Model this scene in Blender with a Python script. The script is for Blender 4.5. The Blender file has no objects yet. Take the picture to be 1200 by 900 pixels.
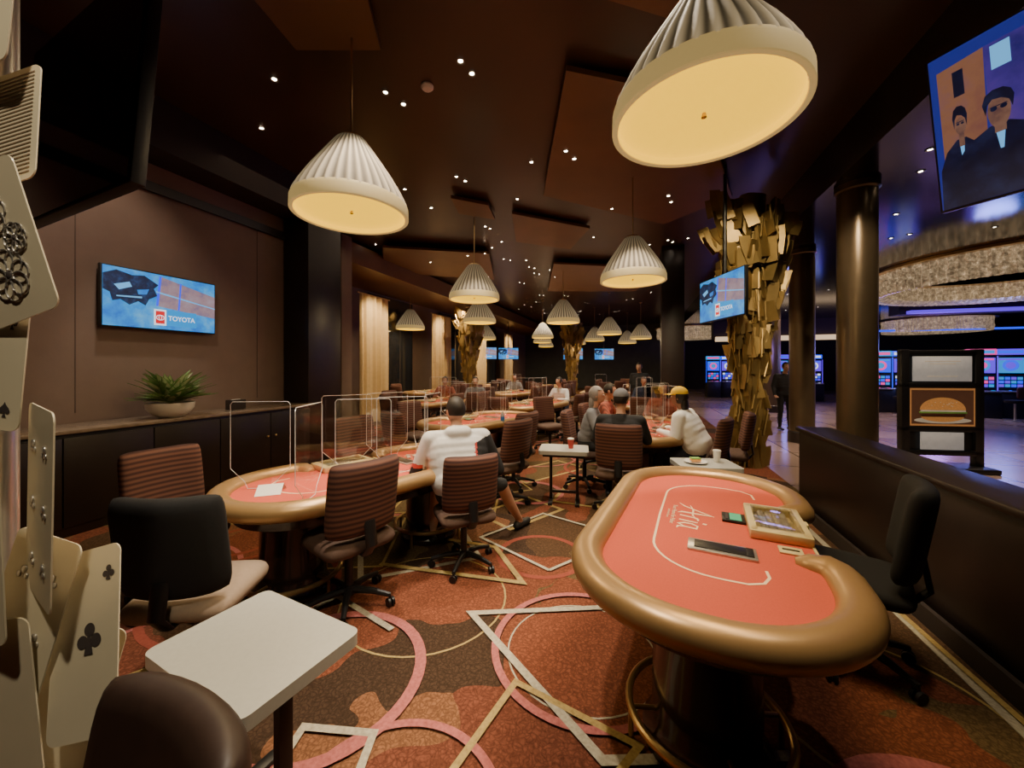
import bpy, bmesh, math, random
from mathutils import Vector, Matrix, Euler
random.seed(7)
rad=math.radians
COL=bpy.context.scene.collection
RZ=rad(-18)
def RM(b,a): return (.951*b+.309*a, -.309*b+.951*a)
def W2R(x,y): return (.951*x-.309*y, .309*x+.951*y)

# ---------------------------------------------------------------- materials
def M(name,col,rough=.5,metal=0,emit=0,ecol=None,noise=12,amt=.18,bump=0,spec=.5,alpha=1,trans=0,coat=0,bdist=.01,bscale=8):
    m=bpy.data.materials.new(name); m.use_nodes=True
    nt=m.node_tree; N=nt.nodes; L=nt.links
    b=N['Principled BSDF']
    tc=N.new('ShaderNodeTexCoord'); nz=N.new('ShaderNodeTexNoise'); nz.inputs['Scale'].default_value=noise
    nz.inputs['Detail'].default_value=4
    L.new(tc.outputs['Object'],nz.inputs['Vector'])
    mx=N.new('ShaderNodeMix'); mx.data_type='RGBA'
    L.new(nz.outputs['Fac'],mx.inputs[0])
    mx.inputs[6].default_value=tuple(c*(1-amt) for c in col)+(1,)
    mx.inputs[7].default_value=tuple(min(1,c*(1+amt)) for c in col)+(1,)
    L.new(mx.outputs[2],b.inputs['Base Color'])
    b.inputs['Roughness'].default_value=rough; b.inputs['Metallic'].default_value=metal
    b.inputs['Specular IOR Level'].default_value=spec
    b.inputs['Alpha'].default_value=alpha
    b.inputs['Coat Weight'].default_value=coat
    if trans: b.inputs['Transmission Weight'].default_value=trans
    if emit:
        b.inputs['Emission Color'].default_value=tuple(ecol or col)+(1,)
        b.inputs['Emission Strength'].default_value=emit
    if bump:
        bp=N.new('ShaderNodeBump'); bp.inputs['Strength'].default_value=bump; bp.inputs['Distance'].default_value=bdist
        n2=N.new('ShaderNodeTexNoise'); n2.inputs['Scale'].default_value=noise*bscale
        L.new(tc.outputs['Object'],n2.inputs['Vector']); L.new(n2.outputs['Fac'],bp.inputs['Height'])
        L.new(bp.outputs['Normal'],b.inputs['Normal'])
    return m
def stripes(name,c1,c2,scale,axis='Z',rough=.8):
    m=M(name,c1,rough); nt=m.node_tree; N=nt.nodes; L=nt.links; b=N['Principled BSDF']
    tc=N.new('ShaderNodeTexCoord'); w=N.new('ShaderNodeTexWave'); w.bands_direction=axis
    w.inputs['Scale'].default_value=scale; w.inputs['Distortion'].default_value=.3
    L.new(tc.outputs['Object'],w.inputs['Vector'])
    mx=N.new('ShaderNodeMix'); mx.data_type='RGBA'
    mx.inputs[6].default_value=c1+(1,); mx.inputs[7].default_value=c2+(1,)
    L.new(w.outputs['Fac'],mx.inputs[0]); L.new(mx.outputs[2],b.inputs['Base Color'])
    return m
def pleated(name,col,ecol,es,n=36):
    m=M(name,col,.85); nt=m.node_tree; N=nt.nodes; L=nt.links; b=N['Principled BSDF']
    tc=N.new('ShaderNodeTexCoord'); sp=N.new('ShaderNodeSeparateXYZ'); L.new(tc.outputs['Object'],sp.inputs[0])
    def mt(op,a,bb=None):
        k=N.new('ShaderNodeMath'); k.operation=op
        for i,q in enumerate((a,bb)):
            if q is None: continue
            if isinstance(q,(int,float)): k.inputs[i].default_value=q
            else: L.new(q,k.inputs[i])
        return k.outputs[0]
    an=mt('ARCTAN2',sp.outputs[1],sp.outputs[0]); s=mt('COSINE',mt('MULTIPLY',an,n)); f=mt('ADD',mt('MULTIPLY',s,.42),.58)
    zz=mt('SUBTRACT',1.35,mt('MULTIPLY',sp.outputs[2],1.4))  # emission stronger toward the rim, painting the glow of a lamp inside
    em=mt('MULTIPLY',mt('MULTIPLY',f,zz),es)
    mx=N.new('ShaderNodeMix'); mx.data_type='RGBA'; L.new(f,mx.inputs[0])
    mx.inputs[6].default_value=tuple(c*.15 for c in col)+(1,); mx.inputs[7].default_value=col+(1,)  # groove stripes darkened in the colour, painting shade between pleats
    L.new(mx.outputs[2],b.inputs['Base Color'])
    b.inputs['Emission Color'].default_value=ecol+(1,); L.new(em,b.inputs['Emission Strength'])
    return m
def eramp(name,cols,scale,es):
    m=M(name,(.01,.01,.02),.6); nt=m.node_tree; N=nt.nodes; L=nt.links; b=N['Principled BSDF']
    tc=N.new('ShaderNodeTexCoord'); nz=N.new('ShaderNodeTexNoise'); nz.inputs['Scale'].default_value=scale; nz.inputs['Detail'].default_value=6; nz.inputs['Roughness'].default_value=.65
    L.new(tc.outputs['Object'],nz.inputs['Vector']); r=N.new('ShaderNodeValToRGB'); e=r.color_ramp.elements
    e[0].position=.3; e[0].color=cols[0]+(1,); e[1].position=.7; e[1].color=cols[-1]+(1,)
    for i,c in enumerate(cols[1:-1]):
        k=e.new(.3+.4*(i+1)/(len(cols)-1)); k.color=c+(1,)
    L.new(nz.outputs['Fac'],r.inputs[0]); L.new(r.outputs[0],b.inputs['Emission Color']); b.inputs['Emission Strength'].default_value=es
    return m
def carpet():
    m=bpy.data.materials.new('carpet'); m.use_nodes=True
    nt=m.node_tree; N=nt.nodes; L=nt.links; b=N['Principled BSDF']
    tc=N.new('ShaderNodeTexCoord')
    v=N.new('ShaderNodeTexVoronoi'); v.inputs['Scale'].default_value=1.25
    nz=N.new('ShaderNodeTexNoise'); nz.inputs['Scale'].default_value=1.4
    add=N.new('ShaderNodeVectorMath'); add.operation='ADD'
    L.new(tc.outputs['Object'],add.inputs[0]); L.new(nz.outputs['Color'],add.inputs[1])
    L.new(tc.outputs['Object'],nz.inputs['Vector']); L.new(add.outputs[0],v.inputs['Vector'])
    sep=N.new('ShaderNodeSeparateColor'); L.new(v.outputs['Color'],sep.inputs[0])
    r=N.new('ShaderNodeValToRGB'); r.color_ramp.interpolation='CONSTANT'
    e=r.color_ramp.elements
    e[0].position=0; e[0].color=(.062,.036,.022,1); e[1].position=.18; e[1].color=(.205,.066,.034,1)
    for p,c in [(.42,(.225,.10,.048)),(.62,(.095,.052,.027)),(.76,(.17,.056,.032)),(.9,(.13,.085,.038))]:
        k=e.new(p); k.color=c+(1,)
    L.new(sep.outputs[0],r.inputs[0])
    v2=N.new('ShaderNodeTexVoronoi'); v2.feature='DISTANCE_TO_EDGE'; v2.inputs['Scale'].default_value=40
    n5=N.new('ShaderNodeTexNoise'); n5.inputs['Scale'].default_value=14
    ad2=N.new('ShaderNodeVectorMath'); ad2.operation='MULTIPLY_ADD'; ad2.inputs[1].default_value=(.09,.09,.09)
    L.new(tc.outputs['Object'],n5.inputs['Vector']); L.new(n5.outputs['Color'],ad2.inputs[0]); L.new(tc.outputs['Object'],ad2.inputs[2])
    L.new(ad2.outputs[0],v2.inputs['Vector'])
    r2=N.new('ShaderNodeValToRGB'); r2.color_ramp.elements[0].position=.02; r2.color_ramp.elements[1].position=.25
    L.new(v2.outputs['Distance'],r2.inputs[0])
    mx=N.new('ShaderNodeMix'); mx.data_type='RGBA'; mx.blend_type='MULTIPLY'
    mx.inputs[0].default_value=.38
    L.new(r.outputs[0],mx.inputs[6]); L.new(r2.outputs[0],mx.inputs[7])
    v3=N.new('ShaderNodeTexNoise'); v3.inputs['Scale'].default_value=45; v3.inputs['Detail'].default_value=5; v3.inputs['Roughness'].default_value=.85
    L.new(tc.outputs['Object'],v3.inputs['Vector'])
    mx2=N.new('ShaderNodeMix'); mx2.data_type='RGBA'; mx2.blend_type='OVERLAY'; mx2.inputs[0].default_value=1
    L.new(mx.outputs[2],mx2.inputs[6]); L.new(v3.outputs['Fac'],mx2.inputs[7])
    L.new(mx2.outputs[2],b.inputs['Base Color']); b.inputs['Roughness'].default_value=.95
    b.inputs['Specular IOR Level'].default_value=.12
    return m
def marble():
    m=M('marble_tile',(.42,.34,.27),.25,noise=1.5,amt=.25)
    nt=m.node_tree; N=nt.nodes; L=nt.links; b=N['Principled BSDF']
    tc=N.new('ShaderNodeTexCoord'); br=N.new('ShaderNodeTexBrick'); br.offset=0
    br.inputs['Scale'].default_value=1; br.inputs['Brick Width'].default_value=1.2; br.inputs['Row Height'].default_value=1.2
    br.inputs['Mortar Size'].default_value=.02
    br.inputs['Color1'].default_value=(.36,.27,.22,1); br.inputs['Color2'].default_value=(.22,.15,.13,1); br.inputs['Mortar'].default_value=(.1,.07,.06,1)
    L.new(tc.outputs['Object'],br.inputs['Vector']); L.new(br.outputs['Color'],b.inputs['Base Color'])
    return m
def glassy(name,fac=.12,col=(1,1,1)):
    m=bpy.data.materials.new(name); m.use_nodes=True; nt=m.node_tree; N=nt.nodes; L=nt.links
    N.remove(N['Principled BSDF']); o=N['Material Output']
    t=N.new('ShaderNodeBsdfTransparent'); g=N.new('ShaderNodeBsdfGlossy'); g.inputs['Roughness'].default_value=.05
    g.inputs['Color'].default_value=col+(1,)
    nz=N.new('ShaderNodeTexNoise'); nz.inputs['Scale'].default_value=3
    mt=N.new('ShaderNodeMath'); mt.operation='MULTIPLY'; mt.inputs[1].default_value=fac*2
    L.new(nz.outputs['Fac'],mt.inputs[0])
    mx=N.new('ShaderNodeMixShader'); L.new(mt.outputs[0],mx.inputs[0])
    L.new(t.outputs[0],mx.inputs[1]); L.new(g.outputs[0],mx.inputs[2]); L.new(mx.outputs[0],o.inputs[0])
    return m

m_carpet=carpet()
m_pink=M('carpet_pink',(.38,.12,.11),.95,noise=60,amt=.55,spec=.1)
m_cream=M('carpet_cream',(.40,.36,.27),.95,noise=60,amt=.5,spec=.1)
m_gold_yarn=M('carpet_gold',(.36,.26,.10),.95,noise=60,amt=.5,spec=.1)
m_brown_yarn=M('carpet_brown',(.06,.034,.022),.95,noise=60,amt=.3,spec=.1)
m_rust_yarn=M('carpet_rust',(.24,.06,.04),.95,noise=60,amt=.3,spec=.1)
m_marble=marble()
m_wall=M('taupe_wall',(.20,.135,.105),.7,noise=5,amt=.12,bump=.05)
m_seam=M('wall_seam',(.10,.065,.05),.7,noise=5,amt=.12)
m_dark=M('dark_wood',(.018,.011,.009),.38,noise=9,amt=.3)
m_darkmat=M('dark_wall',(.025,.016,.013),.7,noise=4,amt=.3)
m_green=M('dark_green_wall',(.06,.065,.055),.7,noise=2,amt=.3)
m_ceil=M('ceiling_brown',(.055,.029,.017),.34,noise=1.2,amt=.3)
m_ceil2=M('ceiling_gloss',(.008,.007,.008),.13,noise=1.2,amt=.3,spec=.8)
m_panel=M('copper_panel',(.17,.088,.037),.45,.2,noise=2,amt=.2)
m_felt=M('red_felt',(.56,.105,.068),.9,noise=150,amt=.12,spec=.1)
m_line=M('felt_line',(.85,.66,.45),.8,noise=90,amt=.08)
m_rail=M('bronze_vinyl',(.42,.26,.11),.36,.45,noise=6,amt=.08,spec=.6)
m_pedestal=M('pedestal_dark',(.020,.010,.008),.25,noise=6,amt=.3,coat=.4)
m_brass=M('brass',(.55,.38,.17),.3,.9,noise=20,amt=.1)
m_tray=M('tray_gold',(.70,.60,.32),.4,.1,noise=20,amt=.1)
m_chip=stripes('tray_chips',(.60,.57,.50),(.46,.43,.36),12,'Y',.5)
m_gold=M('gold_plate',(.30,.205,.075),.42,.65,noise=2.5,amt=.6)
m_silver=M('silver',(.6,.58,.55),.3,.8,noise=20,amt=.1)
m_black=M('black_plastic',(.010,.010,.011),.4,noise=20,amt=.2)
m_blackfab=M('black_fabric',(.008,.008,.009),.85,noise=80,amt=.3,bump=.2)
m_brownfab=stripes('maroon_striped_fabric',(.040,.012,.010),(.150,.060,.038),9)
m_brownseat=M('brown_seat',(.09,.05,.035),.8,noise=60,amt=.25)
m_beige=M('beige_seat',(.30,.22,.16),.8,noise=60,amt=.15)
m_laminate=M('grey_laminate',(.48,.48,.44),.3,noise=60,amt=.08)
m_shade=pleated('shade_fabric_painted_glow',(.33,.28,.21),(1,.74,.40),.28)
m_band=M('shade_band',(.40,.32,.17),.7,emit=.36,ecol=(1,.68,.24),noise=30,amt=.05)
m_diff=M('lamp_diffuser',(.6,.40,.03),.6,emit=1.55,ecol=(1,.56,.008),noise=8,amt=.05)
m_bulb=M('downlight_lens',(1,.9,.75),.5,emit=50,ecol=(1,.82,.6),noise=8,amt=.02)
m_trimring=M('downlight_ring',(.12,.10,.08),.4,.5)
m_card=M('ivory_card',(.62,.56,.42),.35,noise=8,amt=.08)
m_glass=glassy('acrylic',.05)
m_edge=M('acrylic_edge',(.72,.74,.76),.2,noise=8,amt=.05)
m_leaf=M('leaf',(.16,.30,.08),.5,noise=25,amt=.6)
m_leaf2=M('leaf_light',(.66,.72,.46),.5,noise=25,amt=.3)
m_white=M('white_ceramic',(.78,.76,.72),.3,noise=8,amt=.05)
m_stone=M('stone_top',(.24,.18,.13),.2,noise=14,amt=.4)
m_column=M('bronze_column',(.17,.125,.075),.32,.7,noise=3,amt=.2)
m_curtain=M('gold_curtain',(.58,.43,.22),.6,noise=10,amt=.15)
m_glassdark=M('dark_glass',(.01,.012,.016),.06,noise=2,amt=.3,spec=.8)
m_crystal=M('crystal',(.5,.42,.32),.25,.3,emit=1.1,ecol=(1,.72,.42),noise=9,amt=.4)
def crystal_fix(m):
    nt=m.node_tree; N=nt.nodes; L=nt.links; b=N['Principled BSDF']
    tc=N.new('ShaderNodeTexCoord'); v=N.new('ShaderNodeTexNoise'); v.inputs['Scale'].default_value=9; v.inputs['Detail'].default_value=7; v.inputs['Roughness'].default_value=.95
    L.new(tc.outputs['Object'],v.inputs['Vector'])
    mt=N.new('ShaderNodeMath'); mt.operation='POWER'; mt.inputs[1].default_value=6
    L.new(v.outputs['Fac'],mt.inputs[0])
    mu=N.new('ShaderNodeMath'); mu.operation='MULTIPLY'; mu.inputs[1].default_value=12
    L.new(mt.outputs[0],mu.inputs[0]); L.new(mu.outputs[0],b.inputs['Emission Strength'])
crystal_fix(m_crystal)
def E(name,c,s): return M(name,tuple(x*.2 for x in c),.6,emit=s,ecol=c,noise=6,amt=.05)
e_blue=E('glow_blue',(.01,.05,1),1.5); e_cyan=E('glow_cyan',(.01,.33,.85),.95); e_pink=E('glow_pink',(1,.06,.35),1.1)
e_white=E('glow_white',(.85,.9,1),1.2); e_red=E('glow_red',(.95,.02,.03),.8)
e_purple=E('glow_purple',(.12,.03,.85),1.3); e_dk=E('glow_navy',(.01,.015,.05),.3)
e_warm=E('glow_warm',(1,.7,.4),1.0); e_green=E('glow_green',(.15,.8,.35),.5)
e_dusk=E('glow_dusk',(.04,.06,.60),.35); e_pale=E('glow_pale_blue',(.15,.50,.95),1.0)
e_sea=eramp('picture_sky',[(.01,.12,.75),(.02,.35,.95),(.20,.62,.95)],3.5,.9)
e_build=eramp('picture_facade',[(.20,.18,.40),(.50,.32,.36),(.55,.42,.50)],6,.7)
e_dark_shape=eramp('picture_dark_shape',[(.004,.008,.03),(.01,.03,.10),(.03,.10,.30)],12,.6)  # dark object within the advert picture
e_room=eramp('picture_room',[(.02,.02,.20),(.10,.05,.42),(.22,.10,.45)],2.2,.5)
e_peach=eramp('picture_peach_wall',[(.42,.14,.14),(.62,.26,.14),(.45,.20,.30)],2.5,.36)
e_suit=eramp('picture_suit',[(.003,.004,.018),(.008,.01,.04),(.02,.03,.10)],6,.6)
e_skin=eramp('picture_face',[(.20,.09,.10),(.45,.22,.15),(.60,.32,.22)],9,.38)
m_ptext=M('print_dark',(.05,.04,.04),.7); m_pwhite=M('print_white',(.6,.6,.58),.6,emit=.12,ecol=(1,1,1))
m_bun=M('print_bun',(.60,.27,.08),.7,emit=.22,ecol=(.8,.36,.1),noise=40,amt=.4); m_patty=M('print_patty',(.10,.035,.02),.7)
m_pgreen=M('print_lettuce',(.2,.4,.08),.7,emit=.05,ecol=(.3,.6,.1)); m_pbrown=M('print_brown',(.11,.05,.03),.7,emit=.05,ecol=(.5,.2,.1)); m_porange=M('print_orange',(.5,.2,.05),.6,emit=.2,ecol=(1,.45,.15))
m_pcream=M('print_cream',(.7,.62,.5),.6,emit=.12,ecol=(1,.9,.7))

# ---------------------------------------------------------------- geometry builder
class G:
    def __init__(s): s.v=[]; s.f=[]; s.m=[]
    def add(s,vs,fs,mi=0,mat=None):
        o=len(s.v)
        s.v+=[tuple(mat@Vector(v)) if mat is not None else tuple(v) for v in vs]
        s.f+=[tuple(i+o for i in f) for f in fs]; s.m+=[mi]*len(fs); return s
    def box(s,c,d,mi=0,mat=None,bev=0,seg=2):
        bm=bmesh.new(); bmesh.ops.create_cube(bm,size=1)
        for v in bm.verts: v.co=Vector((v.co.x*d[0],v.co.y*d[1],v.co.z*d[2]))
        if bev: bmesh.ops.bevel(bm,geom=bm.edges[:],offset=bev,segments=seg,affect='EDGES',profile=.5)
        T=Matrix.Translation(c); bm.verts.index_update()
        T=(mat@T) if mat is not None else T
        s.add([T@v.co for v in bm.verts],[[v.index for v in f.verts] for f in bm.faces],mi); bm.free(); return s
    def lathe(s,prof,seg=24,mi=0,mat=None,rf=None,cap=True):
        vs=[];fs=[]
        for r,z in prof:
            for i in range(seg):
                t=2*math.pi*i/seg; k=rf(t,z) if rf else 1
                vs.append((r*k*math.cos(t),r*k*math.sin(t),z))
        for j in range(len(prof)-1):
            for i in range(seg):
                a=j*seg+i;b=j*seg+(i+1)%seg; fs.append((a,b,b+seg,a+seg))
        if cap:
            fs.append(tuple(range(seg))[::-1]); o=(len(prof)-1)*seg; fs.append(tuple(range(o,o+seg)))
        return s.add(vs,fs,mi,mat)
    def cyl(s,c,r,h,mi=0,seg=24,mat=None):
        T=Matrix.Translation(c); T=(mat@T) if mat is not None else T
        return s.lathe([(r,0),(r,h)],seg,mi,T)
    def tube(s,pts,r,seg=8,mi=0,closed=False,sx=1,sz=1,mat=None):
        pts=[Vector(p) for p in pts]; n=len(pts); rs=r if isinstance(r,(list,tuple)) else [r]*n
        vs=[];fs=[]
        for i,p in enumerate(pts):
            if closed: t=pts[(i+1)%n]-pts[i-1]
            else: t=pts[min(i+1,n-1)]-pts[max(i-1,0)]
            t.normalize(); up=Vector((0,0,1))
            if abs(t.z)>.9: up=Vector((0,1,0))
            x=t.cross(up).normalized(); y=x.cross(t).normalized()
            for k in range(seg):
                a=2*math.pi*k/seg; vs.append(p+x*math.cos(a)*rs[i]*sx+y*math.sin(a)*rs[i]*sz)
        m=n if closed else n-1
        for j in range(m):
            for k in range(seg):
                a=j*seg+k;b=j*seg+(k+1)%seg;c=((j+1)%n)*seg+(k+1)%seg;d=((j+1)%n)*seg+k
                fs.append((a,b,c,d))
        if not closed:
            fs.append(tuple(range(seg))[::-1]); o=(n-1)*seg; fs.append(tuple(range(o,o+seg)))
        return s.add(vs,fs,mi,mat)
    def prism(s,poly,z0,z1,mi=0,mat=None):
        n=len(poly); vs=[(x,y,z0) for x,y in poly]+[(x,y,z1) for x,y in poly]
        fs=[tuple(range(n))[::-1],tuple(range(n,2*n))]+[(i,(i+1)%n,(i+1)%n+n,i+n) for i in range(n)]
        return s.add(vs,fs,mi,mat)
    def ribbon(s,pts,w,z,mi=0,closed=False,mat=None):
        n=len(pts); P=[Vector(p) for p in pts]; vs=[];fs=[]
        ws=w if isinstance(w,(list,tuple)) else [w]*n
        for i in range(n):
            if closed: d0=(P[i]-P[i-1]).normalized(); d1=(P[(i+1)%n]-P[i]).normalized()
            else:
                d1=(P[min(i+1,n-1)]-P[i]) if i<n-1 else P[i]-P[i-1]; d0=(P[i]-P[i-1]) if i>0 else d1
                d0=d0.normalized(); d1=d1.normalized()
            n0=Vector((-d0.y,d0.x)); n1=Vector((-d1.y,d1.x)); b=(n0+n1)
            if b.length<1e-4: b=n0.copy()
            b.normalize(); k=1/max(.35,b.dot(n0))
            a=P[i]+b*ws[i]/2*k; c=P[i]-b*ws[i]/2*k
            vs+=[(a.x,a.y,z),(c.x,c.y,z)]
        for i in range(n if closed else n-1):
            j=(i+1)%n; fs.append((2*i,2*i+1,2*j+1,2*j))
        return s.add(vs,fs,mi,mat)
    def cushion(s,w,h,th,mi=0,mat=None,n=14,bend=0,p=6,rc=.12):
        vs=[];fs=[]
        for side in (1,-1):
            o=len(vs)
            for j in range(n+1):
                for i in range(n+1):
                    a=math.sin((2*i/n-1)*math.pi/2); b=math.sin((2*j/n-1)*math.pi/2)
                    t=th/2*math.sqrt(max(0,(1-abs(a)**p)*(1-abs(b)**p)))
                    x=w/2*a*(1-rc*abs(b)**7); z=h/2*b*(1-rc*abs(a)**7)
                    vs.append((x,side*t+bend*a*a,z))
            for j in range(n):
                for i in range(n):
                    q=(o+j*(n+1)+i,o+j*(n+1)+i+1,o+(j+1)*(n+1)+i+1,o+(j+1)*(n+1)+i)
                    fs.append(q[::-1] if side==1 else q)
        return s.add(vs,fs,mi,mat)
    def capsule(s,p0,p1,r0,r1,seg=14,mi=0):
        p0=Vector(p0);p1=Vector(p1);d=p1-p0;L=d.length
        prof=[]
        for k in range(6):
            a=-math.pi/2+math.pi/2*k/5; prof.append((max(.0005,r0*math.cos(a)),r0*math.sin(a)))
        for k in range(6):
            a=math.pi/2*k/5; prof.append((max(.0005,r1*math.cos(a)),L+r1*math.sin(a)))
        q=d.to_track_quat('Z','Y') if L>1e-6 else Matrix.Identity(3).to_quaternion()
        return s.lathe(prof,seg,mi,Matrix.Translation(p0)@q.to_matrix().to_4x4())
    def ell(s,c,r,mi=0,seg=20,mat=None,cond=None):
        vs=[];fs=[];rings=12
        for j in range(rings+1):
            a=-math.pi/2+math.pi*j/rings
            for i in range(seg):
                t=2*math.pi*i/seg; q=max(1e-4,math.cos(a))
                vs.append((c[0]+r[0]*q*math.cos(t),c[1]+r[1]*q*math.sin(t),c[2]+r[2]*math.sin(a)))
        for j in range(rings):
            for i in range(seg):
                f=(j*seg+i,j*seg+(i+1)%seg,(j+1)*seg+(i+1)%seg,(j+1)*seg+i)
                if cond:
                    m=[sum(vs[k][x] for k in f)/4-c[x] for x in range(3)]
                    if not cond(*m): continue
                fs.append(f)
        return s.add(vs,fs,mi,mat)
def obj(name,g,mats,parent=None,loc=(0,0,0),rot=(0,0,0),ang=35,weld=True,**props):
    me=bpy.data.meshes.new(name); me.from_pydata(g.v,[],g.f)
    for m in (mats if isinstance(mats,(list,tuple)) else [mats]): me.materials.append(m)
    for p,mi in zip(me.polygons,g.m): p.material_index=mi; p.use_smooth=True
    if weld:
        bm=bmesh.new(); bm.from_mesh(me); bmesh.ops.remove_doubles(bm,verts=bm.verts,dist=1e-5); bm.to_mesh(me); bm.free()
    try: me.set_sharp_from_angle(angle=rad(ang))
    except Exception: pass
    o=bpy.data.objects.new(name,me); COL.objects.link(o); o.location=loc; o.rotation_euler=rot
    if parent: o.parent=parent
    for k,v in props.items(): o[k]=v
    return o
def thing(name,label,cat,loc=(0,0,0),rz=0,group=None,rot=None,scale=1):
    e=bpy.data.objects.new(name,None); COL.objects.link(e); e.empty_display_size=.1
    e.location=loc; e.rotation_euler=rot or (0,0,rz); e.scale=(scale,)*3
    e['label']=label; e['category']=cat
    if group: e['group']=group
    return e
def dup(root,loc,rz=None,label=None,group=None,scale=None,swap=None):
    ALLCH={}
    def walk(o):
        ALLCH[o.name]=[c.name for c in o.children]
        for c in o.children: walk(c)
    walk(root)
    def cp(o,par):
        n=o.copy(); COL.objects.link(n)
        if par: n.parent=par
        if swap and n.type=='MESH' and o.name.split('.')[0] in swap:
            n.data=o.data.copy(); n.data.materials[0]=swap[o.name.split('.')[0]]
        for c in ALLCH.get(o.name,[]): cp(bpy.data.objects[c],n)
        return n
    n=cp(root,None); n.location=loc
    if rz is not None: n.rotation_euler=(0,0,rz)
    if label: n['label']=label
    if group: n['group']=group
    if scale: n.scale=(scale,)*3
    return n
def text(name,body,size,mat,parent,loc,rot,ext=.0008,sx=1,shear=0,bold=0):
    c=bpy.data.curves.new(name,'FONT'); c.body=body; c.size=size; c.align_x='CENTER'; c.align_y='CENTER'; c.extrude=ext; c.shear=shear; c.offset=bold
    t=bpy.data.objects.new('tmp',c); COL.objects.link(t)
    me=bpy.data.meshes.new_from_object(t.evaluated_get(bpy.context.evaluated_depsgraph_get()))
    bpy.data.objects.remove(t); me.materials.clear(); me.materials.append(mat)
    o=bpy.data.objects.new(name,me); COL.objects.link(o); o.parent=parent; o.location=loc; o.rotation_euler=rot; o.scale=(sx,1,1)
    return o
def light(kind,loc,energy,col,size=.3,rot=(0,0,0),angle=60,blend=.6,parent=None,name='bulb'):
    l=bpy.data.lights.new(name,kind); l.energy=energy; l.color=col
    if kind=='AREA': l.shape='DISK'; l.size=size
    else: l.shadow_soft_size=size
    if kind=='SPOT': l.spot_size=rad(angle); l.spot_blend=blend
    o=bpy.data.objects.new(name,l); COL.objects.link(o); o.location=loc; o.rotation_euler=rot
    if parent: o.parent=parent
    return o
def struct(name,c,d,m,bev=0):
    g=G().box((0,0,0),d,bev=bev); x,y=RM(c[0],c[1])
    return obj(name,g,m,loc=(x,y,c[2]),rot=(0,0,RZ),kind='structure')

# ---------------------------------------------------------------- room shell
g=G(); g.box((-3.475,13.5,-.05),(11.05,33,.1))
zc=[.0012]
def ribw(pts,w,mi,closed=False):
    zc[0]+=.00002
    q=[W2R(*p) for p in pts]
    if all(-8.9<b<1.9 and -2.5<a<29.5 for b,a in q): g.ribbon(q,w,zc[0],mi,closed)
def ring(cx,cy,r,w,mi,a0=0,a1=360):
    n=40; full=(a1-a0)>=360
    pts=[(cx+r*math.cos(rad(a0+(a1-a0)*i/(n if full else n-1))),cy+r*math.sin(rad(a0+(a1-a0)*i/(n if full else n-1)))) for i in range(n)]
    ribw(pts,w,mi,full)
def quad(cx,cy,sx,sy,rot,w,mi):
    pts=[]
    for x,y in ((-sx,-sy),(sx,-sy),(sx,sy),(-sx,sy)):
        pts.append((cx+x*math.cos(rot)-y*math.sin(rot),cy+x*math.sin(rot)+y*math.cos(rot)))
    ribw(pts,w,mi,True)
R2=random.Random(11)
for iy in range(30):
    for ix in range(17):
        cx=-8+ix*1.05+R2.uniform(-.4,.4); cy=-.3+iy*.95+R2.uniform(-.35,.35)
        near=cy<3.2 and -1.4<cx<1.0
        k=R2.random()
        if near: 
            if k<.5: ring(cx,cy,R2.uniform(.3,.6),R2.uniform(.008,.014),R2.choice([2,3]))
            continue
        if k<.28: ring(cx,cy,R2.uniform(.35,.75),R2.choice([.04,.07]),1)
        elif k<.5: ring(cx,cy,R2.uniform(.3,.7),.018,R2.choice([2,3]))
        elif k<.85: quad(cx,cy,R2.uniform(.35,.8),R2.uniform(.25,.5),R2.uniform(0,3.1),R2.choice([.025,.045]),R2.choice([2,3,3]))
        else: ring(cx,cy,R2.uniform(.3,.6),.05,5)
# near pattern read from the photograph's floor
ring(-1.0,2.05,.5,.06,1); ring(.42,2.25,.52,.042,1,20,300); ring(-.45,1.35,.42,.038,1,0,230); ring(1.55,1.1,.5,.06,1)
ribw([(.62,2.62),(-.27,2.56),(.38,1.60),(1.2,1.62)],.045,2)
ribw([(-.35,1.38),(.02,2.0),(.55,1.66),(.1,1.25)],.034,3)
ribw([(-1.1,3.2),(-.69,3.1),(.08,2.92),(-.15,3.5),(-.9,3.75)],.045,3)
ribw([(.3,3.1),(-.3,3.7),(.35,4.3),(1.1,3.7),(.3,3.1)],.03,2)
ribw([(-2.9,2.6),(-2.2,1.9),(-1.45,2.5)],.045,3)
ribw([(-1.9,1.75),(-1.25,2.75),(-.75,2.4)],.04,2)
ribw([(-.62,1.2),(-.62,1.72),(-.95,1.75),(-.98,1.3)],.036,2)
ribw([(1.5,1.35),(2.3,1.55),(2.6,2.6)],.035,3)
obj('floor',g,[m_carpet,m_pink,m_cream,m_gold_yarn,m_brown_yarn,m_rust_yarn],rot=(0,0,RZ),kind='structure',weld=False)
struct('floor',(22.03,13.5,-.05),(39.95,37,.1),m_marble)
struct('ceiling',(-3.2,13.5,4.9),(11.6,33,.2),m_ceil)
struct('ceiling',(22.3,13.5,4.25),(39.4,37,.1),m_ceil2)
struct('trim_2',(2.62,13.5,4.55),(.06,33,.72),m_ceil2)
struct('wall_left',(-5.9,1.3,2.4),(.2,8.6,4.8),m_wall)
struct('wall_left_return',(-7.4,5.7,2.4),(2.8,.2,4.8),m_darkmat)
struct('wall_left_far',(-8.7,17.9,2.4),(.2,24.2,4.8),m_wall)
struct('wall_far',(-3.0,30.1,2.4),(11.6,.2,4.8),m_green)
struct('wall_far_casino',(22,32.1,2.1),(40,.2,4.2),m_darkmat)
struct('wall_right',(42.1,13.5,2.1),(.2,37,4.2),m_darkmat)
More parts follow.
